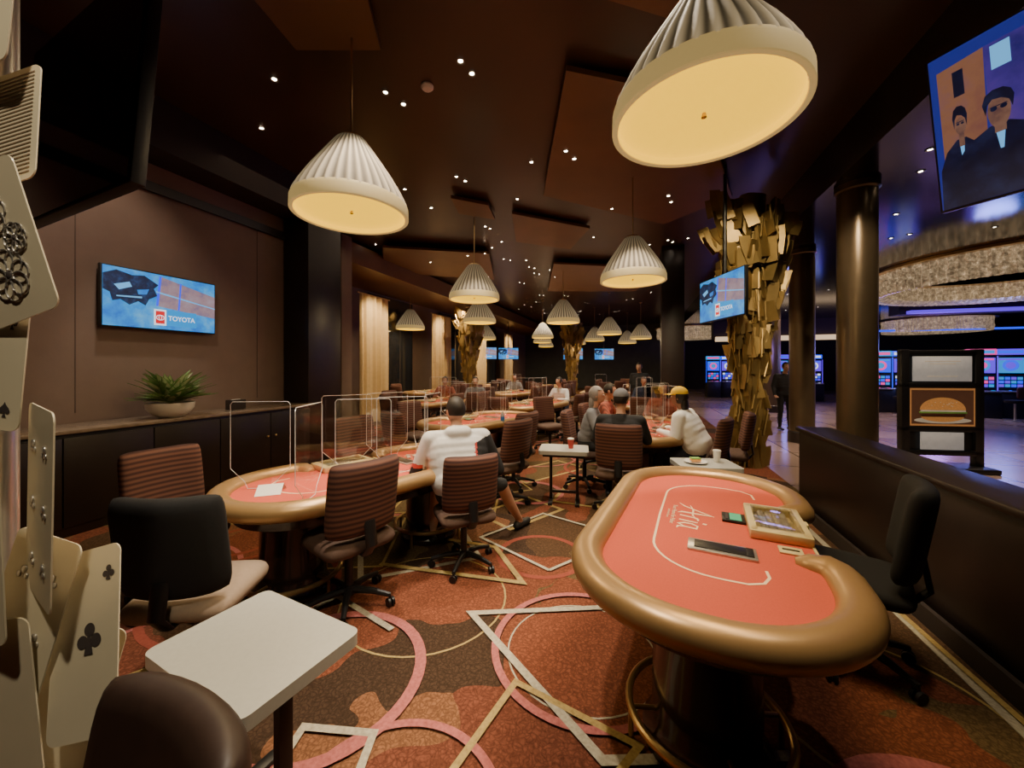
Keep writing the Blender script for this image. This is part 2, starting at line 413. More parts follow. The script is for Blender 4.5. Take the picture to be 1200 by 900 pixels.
struct('wall_behind',(-1.6,-3.1,2.4),(8.6,.2,4.8),m_darkmat)
struct('wall_behind_casino',(22,-5.1,2.1),(40,.2,4.2),m_darkmat)
struct('trim_1',(-5.55,1.3,4.5),(.5,8.6,.6),m_darkmat)
struct('trim_3',(-5.52,5.45,2.25),(.55,.75,4.5),m_dark,.02)
struct('trim_4',(-6.75,7.5,2.4),(.35,.35,4.79),m_wall,.02)
struct('trim_5',(-7.6,17.9,4.45),(2.0,24,.5),m_panel)
struct('trim_6',(-5.77,1.3,3.9),(.04,8.4,.12),m_dark)
for i,a in enumerate((2.5,4.6)): struct('trim_%d'%(7+i),(-5.798,a,2.5),(.006,.008,2.7),m_seam)
def cpanel(n,pts,z):
    obj('trim_%d'%n,G().prism([W2R(*p) for p in pts],z,z+.06),m_panel,rot=(0,0,RZ),kind='structure')
cpanel(11,[(.55,3.9),(2.1,4.3),(3.9,6.8),(3.2,8.1),(.55,6.75)],4.66)
cpanel(12,[(-2.2,2.5),(-1.1,2.5),(-1.25,3.65),(-2.05,3.65)],4.66)
cpanel(13,[(-1.1,6.9),(-.45,7.2),(-.35,7.9),(-1.05,7.6)],4.68)
cpanel(14,[(.0,7.6),(1.7,8.4),(1.5,9.9),(.1,9.3)],4.68)
cpanel(15,[(.3,2.0),(2.0,2.3),(1.9,3.5),(.55,3.1)],4.68)
cpanel(16,[(-3.2,9.5),(-.6,10),(-.6,13),(-4,12)],4.6)
cpanel(17,[(1.2,11),(4.5,11.5),(4.8,15),(1.4,15)],4.6)
struct('wall_low_partition',(1.95,3.55,.455),(.3,3.5,.91),m_dark,.01)
struct('trim_18',(1.95,3.55,.93),(.36,3.56,.05),m_dark,.015)
struct('baseboard_right',(1.76,3.55,.06),(.03,3.5,.12),m_darkmat)
struct('trim_19',(1.66,3.55,.002),(.05,3.6,.004),m_cream)

# ---------------------------------------------------------------- poker table
def rrect(hx,hy,r,n=10):
    pts=[]
    for cx,cy,a0 in ((hx-r,hy-r,0),(-hx+r,hy-r,90),(-hx+r,-hy+r,180),(hx-r,-hy+r,270)):
        for i in range(n+1):
            a=rad(a0+90*i/n); pts.append((cx+r*math.cos(a),cy+r*math.sin(a)))
    return pts
def rail_path():
    hx,hy,r=.525,1.065,.5
    pts=[(.37,.335),(.42,.34),(.48,.355),(hx-.01,.40),(hx,.46)]
    pts+= [p for p in rrect(hx,hy,r,14)]
    pts+=[(hx,-.46),(hx-.01,-.40),(.48,-.355),(.42,-.34),(.37,-.335)]
    return pts
PT=thing('poker_table','red felt poker table with padded bronze rail and dealer cutout','table',(1.13,2.24,0),rad(-27),'poker tables')
fo=[(.44,.34),(.50,.38),(.525,.46)]+rrect(.525,1.065,.5,14)+[(.525,-.46),(.50,-.38),(.44,-.34),(.475,-.2),(.475,.2)]
g=G().prism(fo,.69,.752)
path=[(.24,-.50),(.245,-.56),(.22,-.62),(.16,-.655),(.08,-.66)]+[( .04-.28*math.sin(rad(a)),-.38-.28*math.cos(rad(a))) for a in range(0,91,10)]+[(-.25,0)]+[(.03-.28*math.cos(rad(a)),.44+.28*math.sin(rad(a))) for a in range(0,91,10)]+[(.12,.72),(.22,.70),(.28,.64),(.29,.54)]
g.ribbon(path,.012,.7535,1)
obj('playing_surface',g,[m_felt,m_line],PT)
P=rail_path(); n=len(P)
rs=[.075]*n; rs[0]=.03; rs[1]=.06; rs[-1]=.03; rs[-2]=.06
obj('padded_rail',G().tube([(x,y,.745) for x,y in P],rs,18,sx=1,sz=.85),m_rail,PT,ang=60)
obj('apron',G().prism([(x*.9,y*.93) for x,y in fo],.60,.69),m_pedestal,PT)
for sy in (-.62,.62):
    g=G().lathe([(.26,.0),(.26,.04),(.235,.07),(.22,.12),(.215,.5),(.27,.6)],32)
    obj('pedestal',g,m_pedestal,PT,(0,sy,0))
    g=G(); g.tube([(.32*math.cos(2*math.pi*i/40),.32*math.sin(2*math.pi*i/40),.14) for i in range(40)],.017,10,closed=True)
    for k in range(4):
        a=k*math.pi/2+.4; g.tube([(.21*math.cos(a),.21*math.sin(a),.14),(.32*math.cos(a),.32*math.sin(a),.14)],.01,8)
        g.tube([(.32*math.cos(a),.32*math.sin(a),.0),(.32*math.cos(a),.32*math.sin(a),.14)],.012,8)
    obj('foot_ring',g,m_brass,PT,(0,sy,0))
g=G()
g.box((.345,.075,.757),(.27,.44,.012),0,bev=.003)
for dx,sx_,dy,sy_ in ((-.115,.045,0,.44),(.115,.045,0,.44),(0,.27,-.195,.06),(0,.27,.195,.06)): g.box((.345+dx,.075+dy,.778),(sx_,sy_,.045),0,bev=.006)
for k in range(4): g.tube([(.29+k*.036,-.08,.772),(.29+k*.036,.23,.772)],.018,10,1)
g.box((.485,.075,.785),(.02,.06,.03),0,bev=.004)
obj('chip_tray',g,[m_tray,m_chip],PT)
obj('tray_lid',G().box((.345,.075,.806),(.21,.36,.008),0,bev=.003),glassy('tray_lid_glass',.3,(1,.95,.82)),PT)
obj('card_shuffler',G().box((.07,-.37,.757),(.30,.13,.016),0,bev=.005).box((.07,-.37,.767),(.24,.085,.004),1,bev=.001).box((.19,-.37,.768),(.03,.09,.006),2,bev=.001),[m_silver,m_black,m_black],PT)
obj('display_unit',G().box((.145,.10,.759),(.12,.14,.016),0,bev=.004).box((.155,.10,.768),(.06,.11,.003),1).box((.11,.10,.768),(.015,.10,.004),2),[m_black,e_green,m_trimring],PT)
obj('drop_slot',G().box((.37,-.235,.756),(.10,.08,.01),0,bev=.003).box((.37,-.235,.762),(.07,.012,.003),1),[m_tray,m_black],PT)
obj('rail_clip',G().box((.478,0,.735),(.014,.44,.045),0,bev=.004),m_tray,PT)
def LG(px,py): return (-.07+py, .03-px)
g=G(); Z=.7546
def stroke(pts,ws): g.ribbon([LG(*p) for p in pts],ws,Z,0)
stroke([(-.22,-.085),(-.17,-.05),(-.10,.04),(-.045,.115)],[.004,.012,.012,.006])
stroke([(-.05,.115),(-.055,.03),(-.06,-.06),(-.04,-.085)],[.006,.02,.02,.004])
stroke([(-.20,-.02),(-.12,.0),(-.02,.0),(.03,.02)],[.003,.01,.01,.004])
stroke([(.0,-.07),(.015,.0),(.02,.03)],[.016,.016,.008]); stroke([(.012,-.005),(.035,.03),(.06,.03)],[.006,.012,.008])
stroke([(.075,-.07),(.085,-.01),(.09,.03)],[.016,.016,.01]); stroke([(.092,.055),(.098,.075)],[.018,.018])
stroke([(.18,.025),(.145,.03),(.12,.0),(.118,-.04),(.14,-.07),(.165,-.045),(.185,.0)],[.008,.01,.014,.016,.012,.008,.006])
stroke([(.185,.03),(.175,-.03),(.18,-.07),(.21,-.075)],[.016,.016,.014,.004])
obj('logo_lettering',g,m_line,PT,weld=False)
text('lettering','Your Home for Poker',.036,m_line,PT,(-.175,.03,.7545),(0,0,rad(-90)))
text('lettering','at the Aria Resort',.020,m_line,PT,(-.205,.03,.7545),(0,0,rad(-90)))
TB=[(-1.22,3.32,140),(1.95,5.6,-27),(-.55,6.5,140),(-1.9,9.9,150),(.55,9.2,150),(3.2,9.3,-20),(.1,13.2,150),(-2.9,13.8,150),(3.1,13.6,-20),(1.6,17.5,150),(5.2,18,-20),(-1.4,18,150)]
for x,y,r in TB: dup(PT,(x,y,0),rad(r),'red felt poker table with bronze rail under pendant lamps')

# ---------------------------------------------------------------- chairs
def make_chair(fab,seatm,label,loc,rz,group='poker chairs'):
    c=thing('poker_chair',label,'chair',loc,rz,group)
    T=Matrix.Translation((0,0,.475))@Matrix.Rotation(math.pi/2,4,'X')
    obj('seat',G().cushion(.50,.48,.11,mat=T,p=8,rc=.1),seatm,c,ang=60)
    T=Matrix.Translation((0,-.25,.80))@Matrix.Rotation(rad(9),4,'X')
    obj('backrest',G().cushion(.49,.50,.10,mat=T,bend=.055,p=10,rc=.06),fab,c,ang=60)
    obj('back_support',G().tube([(0,-.06,.43),(0,-.24,.43),(0,-.295,.50),(0,-.27,.66)],.02,10,sx=2,sz=.7),m_black,c)
    obj('gas_column',G().cyl((0,0,.12),.028,.22,seg=16).cyl((0,0,.3),.02,.13,seg=16).box((0,0,.42),(.2,.22,.03),bev=.005),m_black,c)
    g=G().lathe([(.04,.08),(.045,.10),(.04,.14)],16)
    for k in range(5):
        a=rad(72*k+20); g.tube([(.03*math.cos(a),.03*math.sin(a),.115),(.17*math.cos(a),.17*math.sin(a),.105),(.29*math.cos(a),.29*math.sin(a),.078)],[.026,.021,.016],8)
    bs=obj('base',g,m_black,c)
    g=G()
    for s_ in (-.014,.014): g.tube([(s_-.008,0,.03),(s_+.008,0,.03)],.03,14)
    g.cyl((0,0,.03),.008,.05,seg=8)
    src=None
    for k in range(5):
        a=rad(72*k+20)
        if src is None: src=obj('caster',g,m_black,bs,(.29*math.cos(a),.29*math.sin(a),0),(0,0,a)); 
        else:
            q=src.copy(); COL.objects.link(q); q.parent=bs; q.location=(.29*math.cos(a),.29*math.sin(a),0); q.rotation_euler=(0,0,a+k)
    return c
def face(fx,fy): return math.atan2(-fx,fy)
CB=make_chair(m_blackfab,m_beige,'black backed office chair with beige seat beside table',(-1.64,2.03,0),face(-.10,.99))
CR=make_chair(m_brownfab,m_brownseat,'maroon and brown striped upholstered chair on black five-star base',(-1.13,2.66,0),face(-.77,.64))
dup(CB,(1.93,2.17,0),face(-.74,.67),'black office chair behind the dealer cutout',swap={'seat':m_blackfab})
dup(CR,(-.76,.54,0),face(-.44,-.90),'dark brown padded chair back beside small table',scale=.94,swap={'backrest':M('dark_leather',(.028,.014,.010),.5,noise=30,amt=.3)})
CL='maroon and brown striped upholstered chair on black five-star base'
dup(CR,(-.40,3.20,0),face(-.4,.92),'maroon striped chair with seated man in jacket',scale=.92)
for x,y,fx,fy in [(-2.38,2.74,.85,-.4),(.02,5.3,-.8,.6),(1.2,4.3,.3,.95),(1.0,5.3,.9,-.3),(2.92,5.2,-.9,.45),(2.35,4.72,-.75,.6),
    (1.42,6.3,.85,-.4),(2.75,6.95,-.4,-.9),(-1.75,4.55,.75,-.62),(-.1,4.6,-.75,.62),(.75,7.6,.5,-.8)]:
    dup(CR,(x,y,0),face(fx,fy),CL)
for x,y,r in TB[2:]:
    u=Vector((-math.sin(rad(r)),math.cos(rad(r)))); v=Vector((math.cos(rad(r)),math.sin(rad(r))))
    for du,dv in ((-.55,-.85),(.05,-.9),(.6,-.85),(1.45,0),(-1.45,.0),(.65,.85)):
        if (x,y)==(-.55,6.5) and (du,dv) in ((-.55,-.85),): continue
        p=Vector((x,y))+u*du+v*dv; f=-(u*(du if abs(du)>1 else 0)+v*dv)
        if abs(f.length)<.1: continue
        if any((p-Vector(q)).length<.75 for q in ((.75,7.6),(4.25,10.2),(-.1,4.6),(.02,5.3),(4.0,6.35))): continue
        dup(CR,(p.x,p.y,0),face(f.x,f.y),'brown upholstered chair at poker table')

# ---------------------------------------------------------------- side tables
ST=thing('side_table','small drinks table with pale grey laminate top','table',(-.93,1.395,0),rad(-27),'drinks tables')
obj('table_top',G().prism(rrect(.295,.215,.035,5),.61,.655),m_laminate,ST)
for sx in (-.16,.16):
    obj('leg',G().box((sx,0,.31),(.035,.05,.60),bev=.004).box((sx,0,.015),(.05,.38,.03),bev=.005),m_black,ST)
obj('under_frame',G().box((0,0,.59),(.5,.3,.04),bev=.004),m_black,ST)
obj('stretcher',G().box((0,0,.12),(.3,.03,.03)),m_black,ST)
s1=dup(ST,(.64,4.72,0),rad(-10)); s2=dup(ST,(2.0,3.98,0),rad(-5))
def cup(x,y,z,m=m_white,lab='white paper cup on small table'):
    c=thing('paper_cup',lab,'cup',(x,y,z),0,'cups')
    obj('cup_body',G().lathe([(.028,0),(.04,.11),(.037,.11),(.026,.005)],20),m,c)
    obj('lid',G().lathe([(.042,.108),(.042,.118),(.036,.124)],20),m_white,c)
cup(.72,4.7,.656,M('cup_red',(.5,.05,.04),.5),'red and white paper cup on drinks table'); cup(2.15,4.03,.656)
g=G().lathe([(.05,0),(.11,.015),(.115,.02),(.05,.004)],24)
pl=thing('paper_plate','white paper plate with snack on drinks table','plate',(1.9,3.98,.656)); obj('plate_dish',g,m_white,pl)
obj('sandwich',G().box((0,0,.03),(.1,.07,.025),0,bev=.01).box((0,0,.05),(.095,.065,.012),1,bev=.004),[m_bun,m_pgreen],pl)
def bottle(x,y,z):
    c=thing('water_bottle','clear plastic water bottle with blue label','bottle',(x,y,z),0,'water bottles')
    obj('bottle_body',G().lathe([(.03,0),(.032,.02),(.032,.13),(.012,.17),(.012,.19)],16),M('bottle_plastic',(.5,.6,.7),.1,alpha=.6),c)
    obj('label_band',G().lathe([(.0325,.05),(.0325,.11)],16,cap=False),M('label_blue',(.05,.2,.6),.4),c)
    obj('cap',G().cyl((0,0,.19),.014,.015),m_white,c)
bottle(-.15,6.1,.752); bottle(-.75,3.95,.752)
lf=thing('folded_leaflet','white folded leaflets lying on red felt','leaflet',(-1.72,2.72,.754),rad(20))
obj('paper_sheet',G().add([(-.08,-.05,0),(.08,-.05,0),(.08,.06,.05),(-.08,.06,.05),(-.06,.1,0),(.09,.1,0)],[(0,1,2,3),(3,2,5,4)]),m_white,lf)
CH=thing('chip_stack','short stack of red and cream poker chips','poker chips',(-1.0,3.72,.752),0,'chip stacks')
g=G()
for k in range(8): g.lathe([(.0195,k*.0035),(.02,k*.0035+.001),(.02,k*.0035+.0025),(.0195,k*.0035+.0033)],18,k%2)
obj('chips',g,[M('chip_red',(.5,.03,.03),.4),M('chip_cream',(.6,.55,.45),.4)],CH)
for x,y in ((-.96,3.78),(-1.03,3.8),(1.7,4.95),(1.66,5.02),(2.2,5.2),(1.6,5.9),(2.4,6.2),(-1.25,3.0)): dup(CH,(x,y,.752))

# ---------------------------------------------------------------- acrylic dividers
def divider(x,y,z,rz,w=.42,h=.64):
    d=thing('acrylic_divider','clear acrylic seat divider with thin polished edges standing on table','divider',(x,y,z),rz,'acrylic dividers')
    o=[(-w/2+.12,0),(w/2-.12,0),(w/2-.10,.05),(w/2,.15),(w/2,h-.02),(w/2-.015,h),(-w/2+.015,h),(-w/2,h-.02),(-w/2,.15),(-w/2+.10,.05)]
    T=Matrix.Rotation(math.pi/2,4,'X')
    obj('clear_panel',G().prism(o,-.002,.002,mat=T),m_glass,d)
    obj('panel_edge',G().tube([(a,0,b) for a,b in o],.0024,6,closed=True),m_edge,d)
    obj('divider_foot',G().box((0,0,.006),(.16,.10,.012),bev=.003),m_glass,d)
    return d
D0=divider(-1.86,2.84,.753,rad(5))
for x,y,r in [(-1.38,2.62,95),(-1.19,3.08,15),(-.94,3.30,15),(-.76,3.70,80),(-1.5,3.5,30),(-.97,4.03,120),(-1.24,3.83,40),
    (-.75,5.95,15),(-.35,6.25,15),(-.15,6.6,80),(-.6,6.9,60),(-1.0,6.6,15),(-.2,7.2,20),(1.8,5.0,20),(2.1,5.3,-60),(1.7,5.7,60),(2.3,6.1,10),(2.15,5.75,30),(.3,8.9,20),(.8,9.5,70),(.6,9.0,10),(3.1,9,10),(3.3,9.6,20),(-1.9,9.8,40),(-1.6,9.5,10),(.1,13,10),(3.1,13.4,10)]:
    dup(D0,(x,y,.753),rad(r))

# ---------------------------------------------------------------- pendant lamps
LP=thing('pendant_lamp','pleated cream cone pendant lamp glowing yellow underneath','lamp',(-1.47,3.52,3.03),0,'pleated pendant lamps')
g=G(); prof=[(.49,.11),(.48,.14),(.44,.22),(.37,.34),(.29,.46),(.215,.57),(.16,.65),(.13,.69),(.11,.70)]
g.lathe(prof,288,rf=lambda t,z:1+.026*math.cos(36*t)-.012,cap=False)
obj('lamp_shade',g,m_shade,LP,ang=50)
obj('shade_band',G().lathe([(.5,0),(.505,.005),(.503,.09),(.49,.12)],64,cap=False).lathe([(.5,0),(.475,.0),(.47,.015)],64,cap=False),m_band,LP)
obj('diffuser',G().lathe([(.47,.005),(.465,.045),(.001,.05)],64,cap=False),m_diff,LP)
obj('finial',G().lathe([(.001,.02),(.015,.025),(.01,.05)],12),m_brass,LP)
obj('hanging_rod',G().cyl((0,0,.68),.008,1.08,seg=8).lathe([(.11,.70),(.1,.72),(.02,.74)],20),m_brass,LP)
obj('canopy',G().lathe([(.07,1.73),(.07,1.76),(.03,1.77)],20),m_brass,LP)
light('AREA',(0,0,-.02),42,(1,.74,.40),.85,parent=LP)
LL=[(1.09,2.18),(1.92,6.1),(-.76,7.75),(-3.65,13.8),(-1.0,11.8),(1.57,11.8),(4.05,16),(1.44,18),(4.3,20),(6.2,18.5),(-1.3,19),(3.9,23),(2.3,26),(-2.6,20.5),(6.6,22),(1.7,21.5)]
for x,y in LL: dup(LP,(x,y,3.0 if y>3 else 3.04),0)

# ---------------------------------------------------------------- downlights
g=G().lathe([(.045,0),(.05,-.006),(.035,-.010),(.022,-.001)],20,0,cap=False).lathe([(.022,-.001),(.001,-.001)],20,1,cap=False)
DL=obj('recessed_downlight',g,[m_trimring,m_bulb],loc=(-3.3,5.06,4.795)); 
DL['label']='small round recessed ceiling downlight'; DL['category']='downlight'; DL['group']='ceiling downlights'
pos=[(-1.45,4.4),(-1.3,4.6),(-.53,3.95),(-.43,4.12),(.75,5.35),(.9,5.55),(-.92,6.35),(-.79,6.5),(-1.9,6.8),(-1.6,7.6),(1.9,7.3),(1.93,7.6),(2.75,6.75),(2.9,7.0),(-.6,8.6),(-.5,8.75),
 (.3,5.9),(-2.6,4.2),(.1,7.2),(.9,2.9)]
R3=random.Random(5)
for i in range(85):
    x=R3.uniform(-4.5,6); y=R3.uniform(7.2,24)
    pos+=[(x,y),(x+.18,y+.15)] if i%2 else [(x,y)]
def inpanel(x,y):
    for pts in ([(.55,3.9),(2.1,4.3),(3.9,6.8),(3.2,8.1),(.55,6.75)],[(.0,7.6),(1.7,8.4),(1.5,9.9),(.1,9.3)],[(-3.2,9.5),(-.6,10),(-.6,13),(-4,12)],[(1.2,11),(4.5,11.5),(4.8,15),(1.4,15)],[(-1.1,6.9),(-.45,7.2),(-.35,7.9),(-1.05,7.6)],[(.3,2.0),(2.0,2.3),(1.9,3.5),(.55,3.1)]):
        s=[ (b[0]-a[0])*(y-a[1])-(b[1]-a[1])*(x-a[0])>0 for a,b in zip(pts,pts[1:]+pts[:1])]
        if all(s) or not any(s): return True
    return False
for x,y in pos:
    b,a=W2R(x,y)
    if -6.4<b<1.6: 
        z=4.797
        if inpanel(x,y): z=4.657 if not (9<y<15.2 and (x<-.5 or x>1.2)) else 4.597
        dup(DL,(x,y,z))
cpos=[(4.25,3.8),(4.9,4.5),(5.6,6.2),(6.4,6.4),(5.2,7.0),(7.5,7.6),(6.3,9),(8.8,7),(7.6,11),(9.7,13.5),(8.6,13.5),(11,14),(9.4,16),(12.8,16.5),(7.2,8.4),(7,9.9),(8,5.8),(5.0,3.2),(5.6,4.3)]
for i in range(46):
    x=R3.uniform(4.6,18); y=R3.uniform(3,18)
    if W2R(x,y)[0]>3 and math.hypot(x-12.6,y-9.3)>3.3: cpos.append((x,y))
for x,y in cpos:
    if W2R(x,y)[0]>2.8: dup(DL,(x,y,4.198))
sd=obj('smoke_detector',G().lathe([(.07,0),(.07,-.02),(.05,-.04),(.001,-.042)],24),m_white,loc=(-.95,4.3,4.797)); sd['label']='white round smoke detector on ceiling'; sd['category']='smoke detector'

# ---------------------------------------------------------------- televisions
def tv(w,h,kind,label,loc,rot,mount=(0,.12,0)):
    t=thing('television',label,'television',loc,rot=rot)
    obj('television_body',G().box((0,.03,0),(w+.03,.05,h+.03),bev=.006),m_black,t)
    g=G()
    def q(poly,mi,k): g.add([(-w/2+x*w,-k*.0012,-h/2+y*h) for x,y in poly],[tuple(range(len(poly)))],mi)
    def e(cx,cy,rx,ry,mi,k): q([(cx+rx*math.cos(2*math.pi*i/24),cy+ry*math.sin(2*math.pi*i/24)) for i in range(24)],mi,k)
    mats=[e_sea,e_cyan,e_build,e_dark_shape,e_white,e_red,e_blue,e_peach,e_skin,e_room,m_glassdark,e_dusk,e_pale,e_suit]
    full=[(0,0),(1,0),(1,1),(0,1)]
    if kind=='ad':
        q(full,0,1)
        q([(.42,.42),(1,.30),(1,.74),(.45,.97)],2,3)
        q([(.42,.66),(1,.49),(1,.51),(.42,.69)],12,4); q([(.62,.38),(.635,.38),(.655,.90),(.64,.90)],6,4)
        q([(.42,.42),(.44,.42),(.47,.97),(.45,.97)],6,4)
        q([(.0,.86),(.10,.95),(.22,.90),(.32,.93),(.44,.80),(.40,.72),(.43,.60),(.36,.52),(.33,.40),(.27,.46),(.20,.38),(.13,.46),(.07,.42),(.05,.56),(.0,.60)],3,5)
        q([(.08,.70),(.20,.78),(.22,.70),(.12,.62)],12,5.6); q([(.26,.66),(.36,.70),(.34,.60),(.27,.58)],0,5.6); q([(.10,.52),(.30,.55),(.30,.52),(.10,.50)],12,5.6)
        q([(.40,.07),(.80,.07),(.80,.36),(.40,.36)],1,6.5); q([(.40,.07),(.51,.07),(.51,.36),(.40,.36)],4,7); q([(.415,.10),(.495,.10),(.495,.33),(.415,.33)],5,7.5)
    elif kind=='show':
        q(full,11,1); q([(.02,.10),(.13,.12),(.14,.92),(.02,.90)],7,2); q([(.14,.1),(1,.1),(1,.92),(.14,.92)],9,2)
        q([(.155,.76),(.20,.76),(.20,.9),(.155,.9)],12,2.5); q([(.06,.70),(.088,.70),(.088,.86),(.06,.86)],13,2.6)
        def man(cx,s,k):
            q([(cx-.095*s,.0),(cx-.088*s,.26),(cx-.060*s,.37),(cx-.018*s,.43),(cx+.016*s,.43),(cx+.055*s,.37),(cx+.080*s,.26),(cx+.088*s,.0)],13,k)
            q([(cx-.003*s,.28),(cx+.003*s,.28),(cx+.009*s,.42),(cx-.010*s,.42)],12,k+.4)
            q([(cx-.01*s,.38),(cx+.01*s,.38),(cx+.01*s,.48),(cx-.01*s,.48)],8,k+.7)
            e(cx,.51,.020*s,.078*s,8,k+1)
            q([(cx-.023*s,.50),(cx-.019*s,.56),(cx-.010*s,.585),(cx+.006*s,.575),(cx+.018*s,.55),(cx+.023*s,.50),(cx+.027*s,.57),(cx+.022*s,.61),(cx+.010*s,.635),(cx-.008*s,.64),(cx-.022*s,.62),(cx-.028*s,.57)],13,k+2)
            e(cx-.0085*s,.525,.006*s,.010*s,13,k+3); e(cx+.0085*s,.525,.006*s,.010*s,13,k+3); q([(cx-.015*s,.535),(cx+.015*s,.535),(cx+.015*s,.540),(cx-.015*s,.540)],13,k+3)
        man(.070,.70,3); man(.165,1.35,7.5); man(.6,2,7.5)
    else: q(full,10,1)
    obj('screen',g,mats,t,weld=False)
    if kind=='ad':
        text('screen_lettering','TOYOTA',h*.125,e_white,t,(-w/2+.655*w,-.0105,-h/2+.21*h),(math.pi/2,0,0),.0003,sx=.88,bold=.0012)
        obj('screen_emblem',G().tube([(.06*h*math.cos(a/12*math.pi),0,.045*h*math.sin(a/12*math.pi)) for a in range(24)],.004,6,closed=True).tube([(.022*h*math.cos(a/12*math.pi),0,.045*h*math.sin(a/12*math.pi)) for a in range(24)],.004,6,closed=True),e_white,t,(-w/2+.455*w,-.011,-h/2+.21*h))
    if mount[2]: obj('ceiling_pole',G().cyl((0,.08,h/2-.1),.025,mount[2],seg=12).box((0,.07,0),(.2,.05,.2),bev=.01),m_black,t)
    else: obj('wall_bracket',G().box((0,.07,0),(.4,.04,.3),bev=.01),m_black,t)
    return t
x,y=RM(-5.69,3.27)
tv(1.2,.68,'ad','wall television showing blue sports advert with car maker logo',(x,y,2.465),(0,0,rad(72)))
tv(1.18,.67,'ad','hanging television showing blue advert beside gold sculpture',(3.25,6.0,2.74),(0,0,rad(-88)),(0,0,1.85))
tv(1.75,.98,'show','large hanging television showing two men in dark suits',(3.14,1.77,3.2),(rad(10),0,rad(-72)),(0,0,1.25))
tv(1.25,.98,'off','switched-off black television hanging from ceiling',(-2.10,1.84,2.9),(rad(-4),0,rad(-25)),(0,0,1.45))
for x,y in ((3.5,22),(5.4,22.5),(-1.4,21),(-.2,21.5)): tv(1.1,.62,'ad','distant wall television showing blue advert',(x,y,2.4),(0,0,0),(0,0,2.2))

# ---------------------------------------------------------------- console and plant
C=thing('console_cabinet','long dark wood sideboard against taupe wall','cabinet',RM(-5.50,2.9)+(0,),RZ)
obj('cabinet_body',G().box((0,0,.5),(.50,4.4,1.0),bev=.005).box((0,0,.03),(.46,4.3,.06)),m_dark,C)
for i in range(6):
    yy=-1.83+i*.732
    d=obj('door',G().box((.262,yy,.53),(.022,.72,.86),bev=.003),m_dark,C)
    obj('knob',G().ell((.30,yy+(.3 if i%2==0 else -.3),.62),(.016,.016,.016)).cyl((.28,yy+(.3 if i%2==0 else -.3),.615),.006,.01),m_brass,d)
tp=obj('sideboard_top',G().box((0,0,0),(.60,4.5,.04),bev=.008),m_stone,loc=RM(-5.48,2.9)+(1.022,),rot=(0,0,RZ)); tp['label']='long polished brown stone worktop on sideboard'; tp['category']='worktop'
px,py=RM(-5.36,3.14)
PL=thing('potted_plant','variegated leafy plant in white ceramic bowl on sideboard','plant',(px,py,1.043))
obj('bowl',G().lathe([(.10,0),(.17,.04),(.225,.11),(.235,.18),(.22,.18),(.2,.1),(.001,.09)],32),m_white,PL)
g=G()
for i in range(230):
    a=R3.uniform(0,2*math.pi); el=R3.uniform(.3,1.5); L=R3.uniform(.28,.50); w=R3.uniform(.050,.070)
    back=math.cos(a)*.951-math.sin(a)*.309
    if back<-.3: L*=.7
    pts=[]
    for k in range(7):
        t=k/6; r=L*t*math.cos(el*(1-.3*t)); z=.16+L*t*math.sin(el)-.16*L*t*t; ww=w*math.sin(math.pi*min(1,.08+t*.92))*(1.2-.4*t)
        pts.append((r,z,ww))
    vs=[]
    for r,z,ww in pts:
        for s_ in (-1,-.65,.65,1): vs.append((r*math.cos(a)-s_*ww*math.sin(a),r*math.sin(a)+s_*ww*math.cos(a),z+abs(s_)*.014))
    o=len(g.v)
    for k in range(6):
        for s_ in (0,1,2): g.f.append((o+4*k+s_,o+4*k+s_+1,o+4*k+s_+5,o+4*k+s_+4)); g.m.append(1 if (s_==1 and i%4) else 0)
    g.v+=vs
obj('foliage',g,[m_leaf,m_leaf2],PL,weld=False)
sb=thing('tissue_box','small dark box on sideboard','box',RM(-5.45,4.0)+(1.043,),RZ); obj('box_body',G().box((0,0,.07),(.14,.2,.14),bev=.008),m_darkmat,sb); obj('tissue_slot',G().box((0,0,.142),(.03,.12,.006),bev=.002),m_white,sb)

# ---------------------------------------------------------------- columns, sculpture, curtains
def column(x,y,r,h=4.2):
    c=thing('round_column','round polished bronze column','column',(x,y,0),0,'bronze columns')
    obj('column_shaft',G().lathe([(r,.25),(r,h-.1)],40),m_column,c); obj('column_base',G().lathe([(r*1.12,0),(r*1.12,.22),(r,.25)],40),m_dark,c)
    obj('column_capital',G().lathe([(r,h-.1),(r*1.12,h-.08),(r*1.12,h)],40),m_column,c)
column(4.85,5.4,.225); column(6.38,8.45,.235); column(9.6,14.2,.28)
g=G().box((0,0,2.4),(.55,.55,4.79),bev=.01)
pc=thing('square_pillar','dark square timber pillar','pillar',(4.25,10.2,0),RZ); obj('pillar_shaft',g,m_dark,pc); obj('pillar_base',G().box((0,0,.08),(.62,.62,.16),bev=.01),m_dark,pc)
SC=thing('gold_sculpture','tall abstract mass of flat overlapping gold metal plates','sculpture',(4.0,6.45,0),0,'plate sculptures')
g=G(); R4=random.Random(8)
def plate(c,dirv,hh,ww,twist):
    d=Vector(dirv).normalized(); q=d.to_track_quat('Z','X').to_matrix().to_4x4()
    T=Matrix.Translation(c)@q@Matrix.Rotation(twist,4,'Z')
    # plate lies in local Y/Z with its face along local X
    k=R4.uniform(.6,1); pts=[(-ww/2,-hh/2),(ww/2*k,-hh/2),(ww/2,hh*.1),(ww/2*.85,hh/2),(-ww/2*k,hh/2*.85)]
    g.add([(-.009,a,b) for a,b in pts]+[(.009,a,b) for a,b in pts],[(4,3,2,1,0),(5,6,7,8,9)]+[(i,(i+1)%5,(i+1)%5+5,i+5) for i in range(5)],0,T)
def halfw(z):
    if z<1.4: return .24+.05*math.sin(z*4)
    if z<2.9: return .26+.20*(z-1.4)/1.5
    return .46+.20*min(1,(z-2.9)/.9)
